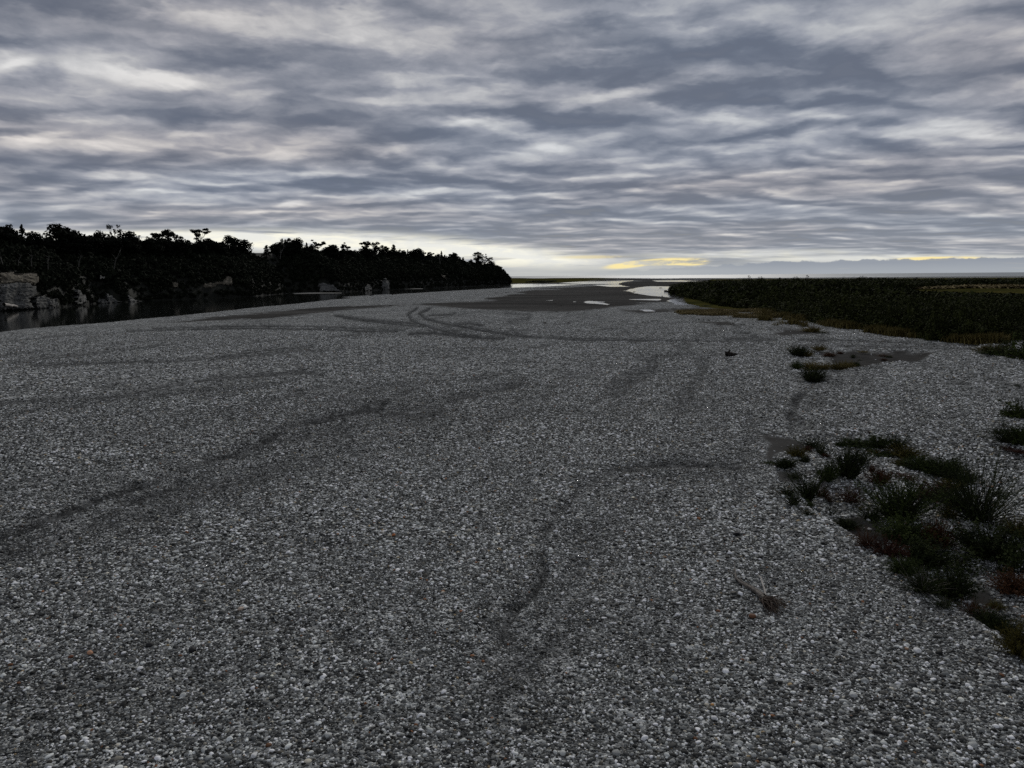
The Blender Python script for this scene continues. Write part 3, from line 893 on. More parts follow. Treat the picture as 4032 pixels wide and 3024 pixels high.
# ------------------------------------------------------------------ wooded cliff on the left
sky_px = np.array([(-900, 830), (-300, 870), (0, 905), (60, 912), (150, 935), (200, 955), (300, 952), (400, 955), (500, 952), (600, 955), (700, 955), (800, 962), (900, 962), (1000, 968), (1100, 972), (1200, 980), (1300, 985), (1400, 992), (1500, 995), (1600, 997), (1650, 1000),
                   (1700, 1005), (1800, 1018), (1870, 1032), (1941, 1037), (1970, 1054), (1992, 1084), (2008, 1108)], float)
sky_px[:, 1] -= 8
base_px = np.array(cliff_base_px, float)
cxs = np.concatenate([np.linspace(-900, 0, 40), np.linspace(8, 2010, 230)])
BP = np.array([G(x, np.interp(x, base_px[:, 0], base_px[:, 1]), WL) for x in cxs])
BP[:, 2] = WL
tanv = np.gradient(BP[:, :2], axis=0)
tanv /= np.linalg.norm(tanv, axis=1, keepdims=True)
NV = np.stack([-tanv[:, 1], tanv[:, 0]], -1)          # away from the river
NV *= np.sign(NV[:, 0:1] * -1)
SETB = 26.0
NV = NV * np.interp(cxs, [1700, 1900, 2010], [1, .45, .08])[:, None]
HT = []
for i, x in enumerate(cxs):
    rid = BP[i, :2] + NV[i] * SETB
    xx, yy, w = proj(np.array([[rid[0], rid[1], 10.0]]))
    hor = 1087.5 - (xx[0] - 2016) * RO
    sk = np.interp(min(xx[0], x), sky_px[:, 0], sky_px[:, 1])
    HT.append(CAMZ + (hor - sk) / FPX * w[0])
HT = np.array(HT)                                     # canopy top above datum
TREE_H = np.clip(HT * .27, 2, 6.2)
HG = HT - TREE_H * .85                                # hill top


def cliff_point(ci, t):
    """t metres behind the foot of the cliff, at fractional column ci"""
    ci = np.clip(ci, 0, len(cxs) - 1)
    i0 = np.floor(ci).astype(int)
    i1 = np.minimum(i0 + 1, len(cxs) - 1)
    f = (ci - i0)[:, None]
    b = BP[i0] * (1 - f) + BP[i1] * f
    nv = NV[i0] * (1 - f) + NV[i1] * f
    h = HG[i0] * (1 - f[:, 0]) + HG[i1] * f[:, 0]
    prof = np.interp(t, [0, 1.5, 6, 14, 26, 60, 200], [0, .22, .52, .80, 1.0, 1.06, 1.0])
    x, y = b[:, 0] + nv[:, 0] * t, b[:, 1] + nv[:, 1] * t
    return np.stack([x, y, WL + (h - WL) * prof * (1 + .25 * (fbm(x, y, 14, 3, 5) - .5))], -1)


ts = np.array([-.5, 0, .7, 1.5, 3, 4.5, 6, 8, 10, 12, 14, 17, 20, 23, 26, 32, 40, 60, 90, 130, 200])
ci, tt = np.meshgrid(np.arange(len(cxs)), ts)
CV = cliff_point(ci.ravel().astype(float), np.maximum(tt.ravel(), 0))
CV[:len(cxs), 2] -= 1.0
i = np.arange(CV.shape[0]).reshape(len(ts), len(cxs))
tag(fastmesh('hill', CV, np.stack([i[:-1, :-1], i[:-1, 1:], i[1:, 1:], i[1:, :-1]], -1).reshape(-1, 4), m_cliff, smooth=True), kind='structure')

# rock outcrops: (photo polygon, depth in front, material, label)
OUT = [([(0, 1073), (55, 1072), (60, 1082), (78, 1085), (100, 1076), (150, 1077), (152, 1105), (140, 1122), (110, 1112), (70, 1112), (0, 1125)], m_tan, 'flat-topped tan rock face below the trees at the river bend'),
       ([(0, 1122), (70, 1110), (115, 1112), (145, 1130), (142, 1160), (115, 1178), (130, 1205), (148, 1214), (60, 1217), (0, 1222)], m_silt, 'broad grey siltstone apron sloping from the tan face into the river'),
       ([(136, 1176), (150, 1164), (160, 1168), (168, 1160), (195, 1172), (210, 1195), (212, 1212), (150, 1214)], m_silt, 'pale fluted rock knob beside the broad siltstone apron'),
       ([(200, 1182), (212, 1176), (228, 1174), (232, 1208), (206, 1211)], m_silt, 'narrow pale rock pillar next to the fluted knob'),
       ([(306, 1140), (315, 1145), (335, 1165), (344, 1190), (306, 1200)], m_silt, 'pointed grey rock cone with a spiked top at the waterline'),
       ([(386, 1175), (400, 1172), (425, 1186), (425, 1195), (386, 1195)], m_silt, 'low grey rock hump left of the twin-peaked spur'),
       ([(418, 1152), (430, 1163), (442, 1163), (462, 1186), (490, 1190), (425, 1194)], m_silt, 'twin-peaked grey rock spur running down to the river'),
       ([(502, 1160), (515, 1165), (530, 1182), (560, 1184), (515, 1190)], m_silt, 'slim leaning grey rock spur at the far end of the waterline cones'),
       ([(802, 1118), (850, 1112), (900, 1085), (912, 1095), (918, 1118), (900, 1124), (870, 1118), (830, 1134), (802, 1134)], m_tan, 'bare tan rock scar high on the bush-covered cliff'),
       ([(668, 1125), (680, 1110), (700, 1113), (703, 1134), (690, 1130)], m_tan, 'small tan rock scar left of the larger high scar'),
       ([(1236, 1095), (1290, 1092), (1297, 1113), (1270, 1118), (1255, 1100)], m_tan, 'orange-brown scar above the white waterline face'),
       ([(1252, 1112), (1300, 1118), (1320, 1130), (1342, 1148), (1258, 1148)], m_silt, 'pale triangular rock face under the orange-brown scar'),
       ([(1505, 1105), (1520, 1095), (1532, 1110), (1535, 1138), (1505, 1140)], m_silt, 'upright pale rock slab with dark holes by the water'),
       ([(1440, 1125), (1455, 1118), (1465, 1142), (1435, 1144)], m_silt, 'faint grey rock slab between two bush spurs near the water'),
       ([(395, 1085), (408, 1088), (412, 1098), (394, 1096)], m_silt, 'tiny pale rock patch in the middle of the wooded slope'),
       ([(1735, 1080), (1758, 1092), (1760, 1098), (1740, 1090)], m_tan, 'far small tan scar on the headland')]
for poly, mt, lab in OUT:
    poly = np.array(poly, float)
    cxm = poly[:, 0].mean()
    ciq = np.interp(cxm, cxs, np.arange(len(cxs)))
    bq = cliff_point(np.array([ciq]), np.array([0.0]))[0]
    bot = poly[:, 1].max()
    baseq = np.interp(cxm, base_px[:, 0], base_px[:, 1])
    back = 0.0 if baseq - bot < 12 else (5.0 if baseq - bot > 30 else 2.0)
    nvv = NV[int(ciq)]
    x0, x1, y0, y1 = poly[:, 0].min(), poly[:, 0].max(), poly[:, 1].min(), poly[:, 1].max()
    nxg, nyg = 46, 34
    ax, ay = np.meshgrid(np.linspace(x0 - 1, x1 + 1, nxg), np.linspace(y0 - 1, y1 + 1, nyg))
    inside = seg_dist(ax.ravel() + (fbm(ax.ravel(), ay.ravel(), 7, 3, 8) - .5) * 13, ay.ravel() + (fbm(ax.ravel(), ay.ravel(), 6, 3, 9) - .5) * 12, poly, True)
    Dm = np.linalg.norm(bq[:2]) - 4.5 + back * .3 + (.8 if 'broad' in lab else 0)
    pts = []
    for px, py, ins in zip(ax.ravel(), ay.ravel(), inside):
        d = ray(px, py)
        dd = np.interp(px, cxs, np.linalg.norm(BP[:, :2], axis=1)) / math.hypot(d[0], d[1])
        bulge = .5 * (1 - math.exp(-max(0, -ins) / 5)) + 3.6 * (fbm(np.array([px + py * .35]), np.array([py * .30]), max(7, (x1 - x0) / 5), 4, 33)[0] - .5) + .8 * (fbm(np.array([px * .5]), np.array([py]), 6, 3, 35)[0] - .5)
        slope = (y1 - py) / (y1 - y0) * (2.5 if 'apron' not in lab else 1.0)
        q = CP + d * (dd - 1.8 + back * .9 + slope - bulge + (0 if ins < 0 else 3))
        pts.append(q)
    pts = np.array(pts)
    # rear copies give the outcrop its thickness
    depth = np.array([nvv[0], nvv[1], 0]) * 7
    keepc = inside.reshape(nyg, nxg) < 0.8
    cell = keepc[:-1, :-1] & keepc[1:, :-1] & keepc[:-1, 1:] & keepc[1:, 1:]
    ii = np.arange(nxg * nyg).reshape(nyg, nxg)
    q = np.stack([ii[:-1, :-1], ii[1:, :-1], ii[1:, 1:], ii[:-1, 1:]], -1)[cell]
    nb_ = nxg * nyg
    from collections import Counter
    cnt = Counter()
    for f in q:
        for a_, b_ in zip(f, np.roll(f, -1)):
            cnt[(a_, b_)] += 1
    side = [(b_, a_, a_ + nb_, b_ + nb_) for (a_, b_) in cnt if (b_, a_) not in cnt]
    V = np.vstack([pts, pts + depth])
    Fq = np.vstack([q, np.array(side).reshape(-1, 4)])
    used = np.unique(Fq)
    rm = np.zeros(len(V), int)
    rm[used] = np.arange(len(used))
    o = fastmesh('rock_outcrop', V[used], rm[Fq], mt, smooth=False)
    tag(o, lab, 'rock outcrop', 'bare rock faces along the wooded cliff')

# bush covering the slope: reads as one mass
tmpl = [clump(95, .20, 8) for _ in range(6)]
outp = [np.array(p[0], float) for p in OUT]


def clear_of_outcrops(P3, top):
    x, y, w = proj(P3)
    _, y2, _ = proj(P3 + np.array([0, 0, 1]) * top[:, None])
    ok = np.ones(len(P3), bool)
    for p in outp:
        d = np.minimum(seg_dist(x, y, p, True), np.minimum(seg_dist(x, y2, p, True), seg_dist(x, (y + y2) / 2, p, True)))
        ok &= d > -0.5
    return ok


nb1 = 9500
u = R.random(nb1)
Dcol = np.linalg.norm(BP[:, :2], axis=1)
cum = np.concatenate([[0], np.cumsum(np.linalg.norm(np.diff(BP[:, :2], axis=0), axis=1))])
cif = np.interp(u * cum[-1], cum, np.arange(len(cxs)))
tt = np.abs(R.uniform(0, 1, nb1)) ** 1.5 * 34 + .3
Pc = cliff_point(cif, tt)
sc = R.uniform(1.6, 3.4, nb1) * (1 + .25 * (tt > 18))
sc = np.where(tt < 3, sc * .6, sc)
endk = np.interp(cif, [0, len(cxs) - 22, len(cxs) - 1], [1, 1, .8])
sc *= endk
ok = clear_of_outcrops(Pc, sc * 1.0)
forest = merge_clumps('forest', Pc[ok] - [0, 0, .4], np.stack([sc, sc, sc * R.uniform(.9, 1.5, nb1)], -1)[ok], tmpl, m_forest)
tag(forest, 'dark dense bush covering the slope of the left bank', 'forest', kind='stuff')

# canopy and emergent trees along the skyline
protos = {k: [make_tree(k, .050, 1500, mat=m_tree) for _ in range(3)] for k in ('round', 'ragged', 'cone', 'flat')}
protos['umbrella'] = [make_tree('umbrella', .045, 1500)]
protos['sparse'] = [make_tree('sparse', .045, 900, barkm=m_greybark)]


def ridge_tree(px, top_py, h_px, kind, label, group=None, t=24, wide=1.0, cat='tree'):
    ci_ = np.interp(px, cxs, np.arange(len(cxs)))
    for _ in range(4):
        p = cliff_point(np.array([ci_]), np.array([float(t)]))[0]
        xx, yy, w = proj(p[None])
        ci_ += (px - xx[0]) / 9.0 * (1 if px > 0 else .5)
        ci_ = min(max(ci_, 0), len(cxs) - 1)
    w = w[0]
    hor = 1087.5 - (px - 2016) * RO
    ztop = CAMZ + (hor - top_py) / FPX * w
    h = max(ztop - p[2] + .6, h_px / FPX * w, 1.5)
    p[2] = ztop - h
    pr = protos[kind][random.randrange(len(protos[kind]))]
    ws = h * wide
    return place_copy(pr, p, random.uniform(0, 6.28), (ws, ws, h), label, cat, group)


EMER = [(455, 888, 105, 'sparse', 'tall gaunt tree with pale forked limbs and tiny tufts of leaves on the skyline', 24, .75),
        (640, 908, 70, 'flat', 'flat-crowned tree leaning left behind the canopy, between the gaunt tree and the umbrella tree', 24, 1.0),
        (783, 903, 62, 'umbrella', 'umbrella-shaped tree with a bare forked trunk standing above the canopy', 24, .95),
        (15, 878, 60, 'ragged', 'feathery topped tree at the left edge of the skyline', 24, 1.1),
        (57, 884, 50, 'cone', 'thin spiky treetop just right of the feathery edge tree', 24, .7),
        (90, 900, 55, 'round', 'broad rounded tree beside the thin spiky treetop', 24, 1.2),
        (125, 913, 40, 'round', 'lower rounded tree where the skyline starts to drop', 24, 1.2),
        (167, 932, 25, 'cone', 'tiny pointed treetop, left one of the small pair in the dip', 24, .5),
        (183, 930, 30, 'cone', 'pointed treetop, right one of the small pair in the dip', 24, .7),
        (215, 920, 45, 'ragged', 'knobbly headed tree directly right of the skyline dip', 24, .8),
        (252, 922, 36, 'cone', 'pointed tree touching a bushy one, right of the knobbly headed tree', 24, .8),
        (275, 924, 40, 'round', 'dense bushy tree joined to the pointed tree', 24, 1.0),
        (308, 920, 45, 'ragged', 'open-crowned tree with sky holes left of the tall square tree', 24, .9),
        (350, 918, 50, 'round', 'tall square-topped dark tree before the gaunt tree', 24, .9),
        (425, 930, 40, 'ragged', 'ragged low tree at the foot of the gaunt tree', 24, 1.1),
        (505, 923, 50, 'round', 'wide domed tree just right of the gaunt tree', 24, 1.3),
        (560, 938, 34, 'ragged', 'lacy small tree between the domed and the flat-crowned tree', 24, 1.0),
        (705, 935, 40, 'ragged', 'open little tree left of the umbrella tree', 24, 1.0),
        (820, 938, 36, 'ragged', 'thin-leaved tree leaning right under the umbrella tree', 24, .9),
        (920, 937, 50, 'round', 'large rounded tree, first big crown right of the umbrella tree', 24, 1.2),
        (965, 945, 36, 'flat', 'short tree with one raised arm of leaves', 24, .9),
        (1045, 945, 45, 'round', 'double-domed tree with gaps showing the sky', 24, 1.2),
        (1130, 946, 50, 'ragged', 'tree with a hooked windblown top over the mid slope', 24, 1.0),
        (1208, 955, 42, 'cone', 'narrow knobby tree standing alone over a notch', 24, .7),
        (1255, 952, 42, 'flat', 'windswept tree with a beak-like top', 24, .9),
        (1355, 963, 24, 'flat', 'tiny flat treetop poking above even canopy', 24, .7),
        (1440, 954, 42, 'umbrella', 'layered tree at the left end of the lacy group', 24, .9),
        (1480, 960, 38, 'ragged', 'second tree of the lacy group with a thin crown', 24, .9),
        (1515, 965, 34, 'ragged', 'third tree of the lacy group, lowest and most see-through', 24, .9),
        (1550, 963, 42, 'cone', 'solid conical tree closing the lacy group', 24, 1.2),
        (1584, 985, 20, 'cone', 'small dark spire just right of the solid conical tree', 24, .6),
        (1605, 982, 20, 'cone', 'second small spire next to the dark one', 24, .7),
        (1650, 982, 26, 'round', 'broad low dome right of the two spires', 24, 1.3),
        (1690, 993, 18, 'flat', 'small boxy tree on the falling ridge', 24, 1.0),
        (1735, 988, 18, 'cone', 'tiny pointed tree with a bare trunk below it', 24, .8),
        (1782, 996, 16, 'flat', 'low bush-like treetop before the ridge end', 24, 1.0),
        (1878, 998, 26, 'ragged', 'windblown tree near the tip of the headland, left of a bare one', 24, 1.1),
        (1903, 1001, 26, 'sparse', 'bare branched tree near the tip of the headland', 24, .8),
        (1922, 1015, 16, 'umbrella', 'last small mushroom-shaped tree on the headland', 24, 1.0)]
for px, ty, hp, kd, lab, t, wdd in EMER:
    ridge_tree(px, ty, hp, kd, lab, 'trees along the cliff skyline', t, wdd)
for k in range(150):
    px = -700 + 2640 * (k + random.random()) / 150
    sk = np.interp(px, sky_px[:, 0], sky_px[:, 1]) + random.uniform(-6, 7)
    ridge_tree(px, sk, 22, random.choice(['round', 'round', 'ragged', 'cone']), 'dark forest tree merging into the canopy on the cliff top', 'canopy trees on the cliff top', random.uniform(16, 34), random.uniform(.95, 1.45))

# pale dead trees on the slope
dead = empty('dead_tree')
ac_ = Acc()
tk = bend((0, 0, 0), (0, 0, 1), .95, 8, .10)
ac_.add(*tube(tk, np.linspace(.028, .006, 9), 5))
lb = Acc()
for k in range(9):
    s0 = tk[random.randrange(2, 8)]
    lb.add(*tube(bend(s0, (random.uniform(-1, 1), random.uniform(-1, 1), .7), random.uniform(.15, .4), 4, .22, .05), np.linspace(.011, .003, 5), 4))
ac_.build('trunk', m_greybark, dead, True)
lb.build('branches', m_greybark, dead, True)
for px, py, h, lab in [(125, 1050, 45, 'pale dead trunk on the dark slope above the tan face'), (72, 1045, 40, 'thin pale dead trunk above the flat-topped tan face'), (10, 1040, 60, 'grey dead tree at the left edge of the slope'), (190, 1060, 50, 'forked grey dead tree right of the tan face'),
                       (450, 1060, 70, 'large pale twisted dead tree mid-slope below the gaunt tree'), (310, 1050, 45, 'slender grey snag mid-slope'), (1103, 1020, 60, 'leaning white snag below the hooked treetop'), (1733, 1040, 45, 'lone pale trunk on the far headland'), (350, 1140, 30, 'short pale snag just above the grey rock cone')]:
    ci_ = np.interp(px, cxs, np.arange(len(cxs)))
    basep = np.interp(px, base_px[:, 0], base_px[:, 1])
    tq = np.interp(basep - py, [0, 60, 150], [2, 9, 22])
    p = cliff_point(np.array([ci_]), np.array([tq]))[0]
    w = np.linalg.norm(p - CP)
    hor = 1087.5 - (px - 2016) * RO
    p = CP + ray(px, py) * (np.linalg.norm(BP[int(ci_), :2]) + tq * .45 - 1.5)
    hh = h / FPX * w
    place_copy(dead, p, random.uniform(0, 6), (hh, hh, hh), lab, 'dead tree', 'pale dead trees on the slope')

# pale sand strips at the foot of the cliff
for pts, lab in [([(1134, 1150), (1180, 1153), (1345, 1152.5), (1345, 1154.5), (1160, 1157)], 'pale sand spit under the cliff'), ([(1570, 1133.5), (1665, 1136), (1665, 1137.5), (1575, 1138)], 'x')]:
    c = np.array([G(*p, WL + .12) for p in pts])
    mid = c.mean(0)
    V = np.vstack([c, [mid + [0, 0, .25]], c - [0, 0, .5]])
    k = len(c)
    Fq = [(i_, (i_ + 1) % k, k, k) for i_ in range(k)]
    me2 = bpy.data.meshes.new('sand_bank')
    me2.from_pydata([tuple(v) for v in V], [], [(i_, (i_ + 1) % k, k) for i_ in range(k)] + [(i_, (i_ + 1) % k, k + 1 + (i_ + 1) % k, k + 1 + i_) for i_ in range(k)])
    me2.materials.append(m_silt)
    o = bpy.data.objects.new('sand_bank', me2)
    COL.objects.link(o)
    tag(o, kind='structure')

# ------------------------------------------------------------------ scrub on the right
front_px = [(2648, 1152), (2690, 1162), (2762, 1178), (2859, 1200), (2988, 1217), (3150, 1255), (3183, 1262), (3280, 1280), (3441, 1305), (3571, 1322), (3700, 1344), (3830, 1348), (3946, 1342), (4100, 1335), (4600, 1330)]
front = np.array([G(*p)[:2] for p in front_px])


def lim_py(px, D):
    """highest the scrub may reach in view at a bearing and distance: the grass field stays visible behind it"""
    l0 = np.interp(px, [2640, 2656, 2690, 2760, 2850, 2950, 3100, 3400, 3600, 4032, 4600], [1128, 1113, 1111, 1102, 1095, 1093, 1092.5, 1090, 1090, 1094, 1096])
    fld = ss(px, 3480, 3620)
    lf = np.interp(px, [3480, 3600, 3800, 4032, 4600], [1122, 1129, 1136, 1138, 1142])
    return np.where((fld > 0) & (D < 330), l0 * (1 - fld) + lf * fld, l0)


N2 = 26000
aa = np.radians(R.uniform(11.2, 42, N2))
rr = 80 * (760 / 80) ** R.random(N2)
x, y = np.sin(aa) * rr, np.cos(aa) * rr
px, py, w = proj(np.stack([x, y, np.zeros(N2)], -1))
fy = np.interp(px, [p[0] for p in front_px], [p[1] for p in front_px])
fieldm = (px > 3500) & (rr > 300) & (rr < 400 + 40 * fbm(x, y, 40, 2, 5)) & (fbm(x, y, 30, 3, 15) > .28)
keep = (py < fy - 1) & (px > 2650) & (px < 4900) & ~fieldm & (y < 700)
# thin to a roughly even cover
keep &= R.random(N2) < np.clip((rr / 260) ** 1.2, .30, 1)
x, y, rr, px, fy, py = x[keep], y[keep], rr[keep], px[keep], fy[keep], py[keep]
zz = ground_z(x, y)
s = np.interp(rr, [80, 200, 700], [1.5, 2.6, 4.6]) * R.uniform(.7, 1.3, len(x))
hor = 1087.5 - (px - 2016) * RO
zmax = CAMZ - (lim_py(px, rr) - hor) / FPX * rr
edge = np.clip((fy - py) / FPX * rr * rr / 8, 0, 30)           # metres behind the front
hwant = np.interp(edge, [0, 4, 14], [1.8, 3.4, 4.6]) * R.uniform(.75, 1.15, len(x)) * (0.45 + 1.05 * fbm(x, y, 16, 3, 61))
h = np.minimum(hwant, np.maximum(zmax - zz + ((fbm(x, y, 22, 3, 62) - .62) * 3.6 + R.uniform(-.5, .25, len(x))) * rr / 400, .4))
tA = [clump(520, .070, 14, 1.0) for _ in range(5)]
tB = [clump(130, .15, 9, 1.0) for _ in range(6)]
nearm = rr < 190
spos = np.stack([x, y, zz - .2], -1)
sscl = np.stack([s, s, h], -1)
print('scrub clumps', len(x), nearm.sum())
i_front = np.where((edge < 9) & (rr < 330) & (px < 4150))[0]
i_front = i_front[np.argsort(rr[i_front])]
sel = []
for q in i_front:
    if len(sel) >= 110: break
    if all((x[q] - x[t_]) ** 2 + (y[q] - y[t_]) ** 2 > (1.5 + rr[q] / 90) ** 2 for t_ in sel): sel.append(q)
rest = np.ones(len(x), bool)
rest[sel] = False
o = merge_clumps('scrub', spos[rest & nearm], sscl[rest & nearm], tA, m_scrub)
tag(o, 'dense dark scrub nearest the gravel on the right bank', 'scrub', kind='stuff')
o = merge_clumps('scrub', spos[rest & ~nearm], sscl[rest & ~nearm], tB, m_scrub)
tag(o, 'dark scrub spreading flat to the beach on the right', 'scrub', kind='stuff')


def make_bush(nc, leaf, lobes, mat, flat=1.0, stems=10):
    root = empty('bush')
    V, Fq, sh = clump(nc, leaf, lobes, flat)
    fastmesh('foliage', V, Fq, mat, root, attrs={'shade': sh})
    a = Acc()
    for _ in range(stems):
        d = R.normal(size=3)
        d[2] = abs(d[2]) + .6
        a.add(*tube(bend((0, 0, -.05), d, R.uniform(.5, .8), 4, .15), np.linspace(.02, .006, 5), 4))
    a.build('stems', m_bark, root, True)
    return root


fb = [make_bush(520, .06, 14, m_scrub) for _ in range(4)]
for q in sel:
    sz = 1.25 * s[q]
    place_copy(fb[random.randrange(4)], (x[q], y[q], zz[q] - .1), random.uniform(0, 6.28), (sz, sz, h[q] * 1.05), 'dark rounded scrub bush along the edge of the gravel flat', 'bush', 'bushes at the front of the right bank scrub')
# low tree crowns standing out on the flat horizon
for px, ty, lab in [(2990, 1086, 'small domed bush breaking the scrub line, left of the second dome'), (3130, 1086, 'small domed bush in the middle of the scrub line'), (3390, 1084, 'spreading low tree silhouetted against the sea'), (2950, 1085, 'thin bare twig cluster beside the first domed bush'), (3180, 1083, 'bare upright twigs right of the middle domed bush')]:
    d = ray(px, 1097)
    p = CP + d * (520 / d[1])
    hor = 1087.5 - (px - 2016) * RO
    zt = CAMZ - (ty - hor) / FPX * 520
    hh = 4.5
    twig = 'twig' in lab
    place_copy(protos['sparse'][0] if twig else fb[2], (p[0], p[1], zt - hh), 1.0, (3.0, 3.0, hh) if twig else (7.0, 6.0, hh * 1.1), lab, 'tree', 'treetops on the scrub line')
# dune bush beyond the river mouth and the two low clumps near it
for pts, lab in [([(2075, 1112), (2110, 1112), (2140, 1113), (2165, 1111), (2185, 1107)], 'dark low bush thicket on the dune beyond the headland')]:
    P3, S3 = [], []
    for k in range(70):
        u_ = random.random() * (len(pts) - 1)
        i_ = int(u_)
        q = [pts[i_][j] + (pts[i_ + 1][j] - pts[i_][j]) * (u_ - i_) for j in (0, 1)]
        p = G(q[0], q[1] - random.uniform(0, 2), 0)
        P3.append([p[0], p[1], 0])
        hh = np.interp(q[0], [2070, 2120, 2150, 2188], [1.2, 3.6, 2.6, 1.5])
        S3.append([5, 5, hh * random.uniform(.7, 1.1)])
    o = merge_clumps('thicket', np.array(P3), np.array(S3), tB, m_scrub)
    tag(o, lab, 'thicket', kind='thing')

# grass in the field and along the scrub edge
def blades(nb_, h, w, spread, lean=.35, mat=None):
    base = R.normal(0, spread, (nb_, 2))
    a = R.uniform(0, 6.283, nb_)
    ln = np.abs(R.normal(0, lean, nb_)) + .05
    hh = h * R.uniform(.5, 1.1, nb_)
    d = np.stack([np.cos(a) * ln, np.sin(a) * ln, np.ones(nb_)], -1)
    d /= np.linalg.norm(d, axis=1, keepdims=True)
    s_ = np.stack([-np.sin(a), np.cos(a), np.zeros(nb_)], -1) * w
    b0 = np.stack([base[:, 0], base[:, 1], np.zeros(nb_)], -1)
    m1 = b0 + d * (hh * .55)[:, None]
    tp = b0 + d * hh[:, None] + np.stack([np.cos(a), np.sin(a), -.4 * np.ones(nb_)], -1) * (hh * ln * .5)[:, None]
    V = np.stack([b0 - s_, b0 + s_, m1 + s_ * .8, m1 - s_ * .8, tp + s_ * .15, tp - s_ * .15], 1).reshape(-1, 3)
    i_ = np.arange(nb_)[:, None] * 6
    Fq = np.concatenate([i_ + [0, 1, 2, 3], i_ + [3, 2, 4, 5]])
    return V, Fq, np.repeat(R.uniform(0, 1, nb_), 6)


gt1 = [blades(26, 1.0, .035, .35) for _ in range(4)]


def grass_area(name, polys, n_, hmin, hmax, wscale, mat, label, thr=.52):
    P3, S3 = [], []
    per = n_ // len(polys)
    for poly in polys:
        poly = np.array(poly, float)
        c = 0
        while c < per:
            q = [random.uniform(poly[:, 0].min(), poly[:, 0].max()), random.uniform(poly[:, 1].min(), poly[:, 1].max())]
            if seg_dist(np.array([q[0]]), np.array([q[1]]), poly, True)[0] < 0:
                p = G(*q)
                P3.append([p[0], p[1], 0])
                c += 1
    P3 = np.array(P3)
    fm = fbm(P3[:, 0], P3[:, 1], 5, 4, 90)
    k = fm > thr
    P3 = P3[k]
    P3[:, 2] = ground_z(P3[:, 0], P3[:, 1])
    D = np.hypot(P3[:, 0], P3[:, 1])
    hh = R.uniform(hmin, hmax, len(P3))
    S3 = np.stack([wscale * (1 + D / 150)] * 2 + [hh], -1)
    o = merge_clumps(name, P3, S3, gt1, mat)
    return tag(o, label, 'grass', kind='stuff')


grass_area('dry_grass', [[(2665, 1246), (2700, 1232), (2850, 1218), (3000, 1213), (3120, 1222), (3150, 1245), (2950, 1258), (2780, 1256)], [(2680, 1226), (2760, 1222), (2850, 1220), (2820, 1230), (2700, 1236)]], 2600, .25, .85, .8, m_straw, 'yellow dry grass on the sandy strip between pond and scrub')
grass_area('grass', [[(3190, 1262), (3280, 1280), (3441, 1304), (3571, 1322), (3571, 1328), (3441, 1311), (3280, 1287)], [(3571, 1322), (3700, 1344), (3830, 1348), (3940, 1343), (3940, 1349), (3830, 1354), (3700, 1351), (3571, 1328)], [(3000, 1222), (3130, 1226), (3170, 1262), (3180, 1285), (3080, 1285), (2990, 1262)]], 3000, .35, 1.25, .7, m_gold, 'olive grass fringe along the foot of the scrub')
grass_area('field_grass', [[(3540, 1124), (3700, 1118), (3850, 1108), (4100, 1103), (4400, 1105), (4400, 1145), (4000, 1150), (3700, 1142)]], 5000, .7, 1.3, 3.0, m_straw, 'pale yellow-green grass field behind the scrub', .2)


# ------------------------------------------------------------------ foreground plants
def shoots(nst, L, w, spread, droop, mat_leaf, leafn=0, leaf=.02, wood=m_bark, wob=.10, name='shrub', wsides=3, up=.06, minz=.25):
    """unit shrub: many tapering shoots from one crown, 1 high and about 1 wide"""
    root = empty(name)
    a, b = Acc(), Acc()
    nst, leafn, leaf = int(nst * 1.5), int(leafn * 1.3), leaf * 1.15
    for i_ in range(nst):
        d = R.normal(0, spread, 3)
        d[2] = abs(R.normal(.6, .3)) + minz
        p0 = (R.normal(0, .07), R.normal(0, .07), -.03)
        LL = L * R.uniform(.55, 1.1)
        pth = bend(p0, d, LL, 6, wob, up - droop)
        pth[:, 2] = np.maximum(pth[:, 2], -.02 + .02 * np.arange(7))
        sh = R.uniform(0, 1)
        V, Fq = tube(pth, np.linspace(w, w * .25, 7), wsides)
        (a if i_ % 5 == 0 and wood else b).add(V, Fq, np.full(len(V), sh))
        if leafn:
            t = R.uniform(.2, 1, leafn) * 5.99
            k = t.astype(int)
            C = pth[k] + (pth[k + 1] - pth[k]) * (t - k)[:, None] + R.normal(0, leaf * .8, (leafn, 3))
            dirn = R.normal(size=(leafn, 3))
            V, Fq = cards(C, dirn, leaf * R.uniform(.5, 1.3, leafn), .35)
            b.add(V, Fq, np.full(len(V), np.clip(sh + R.uniform(-.3, .3), 0, 1)))
    if a.n: a.build('stems', wood, root)
    b.build('foliage', mat_leaf, root)
    return root


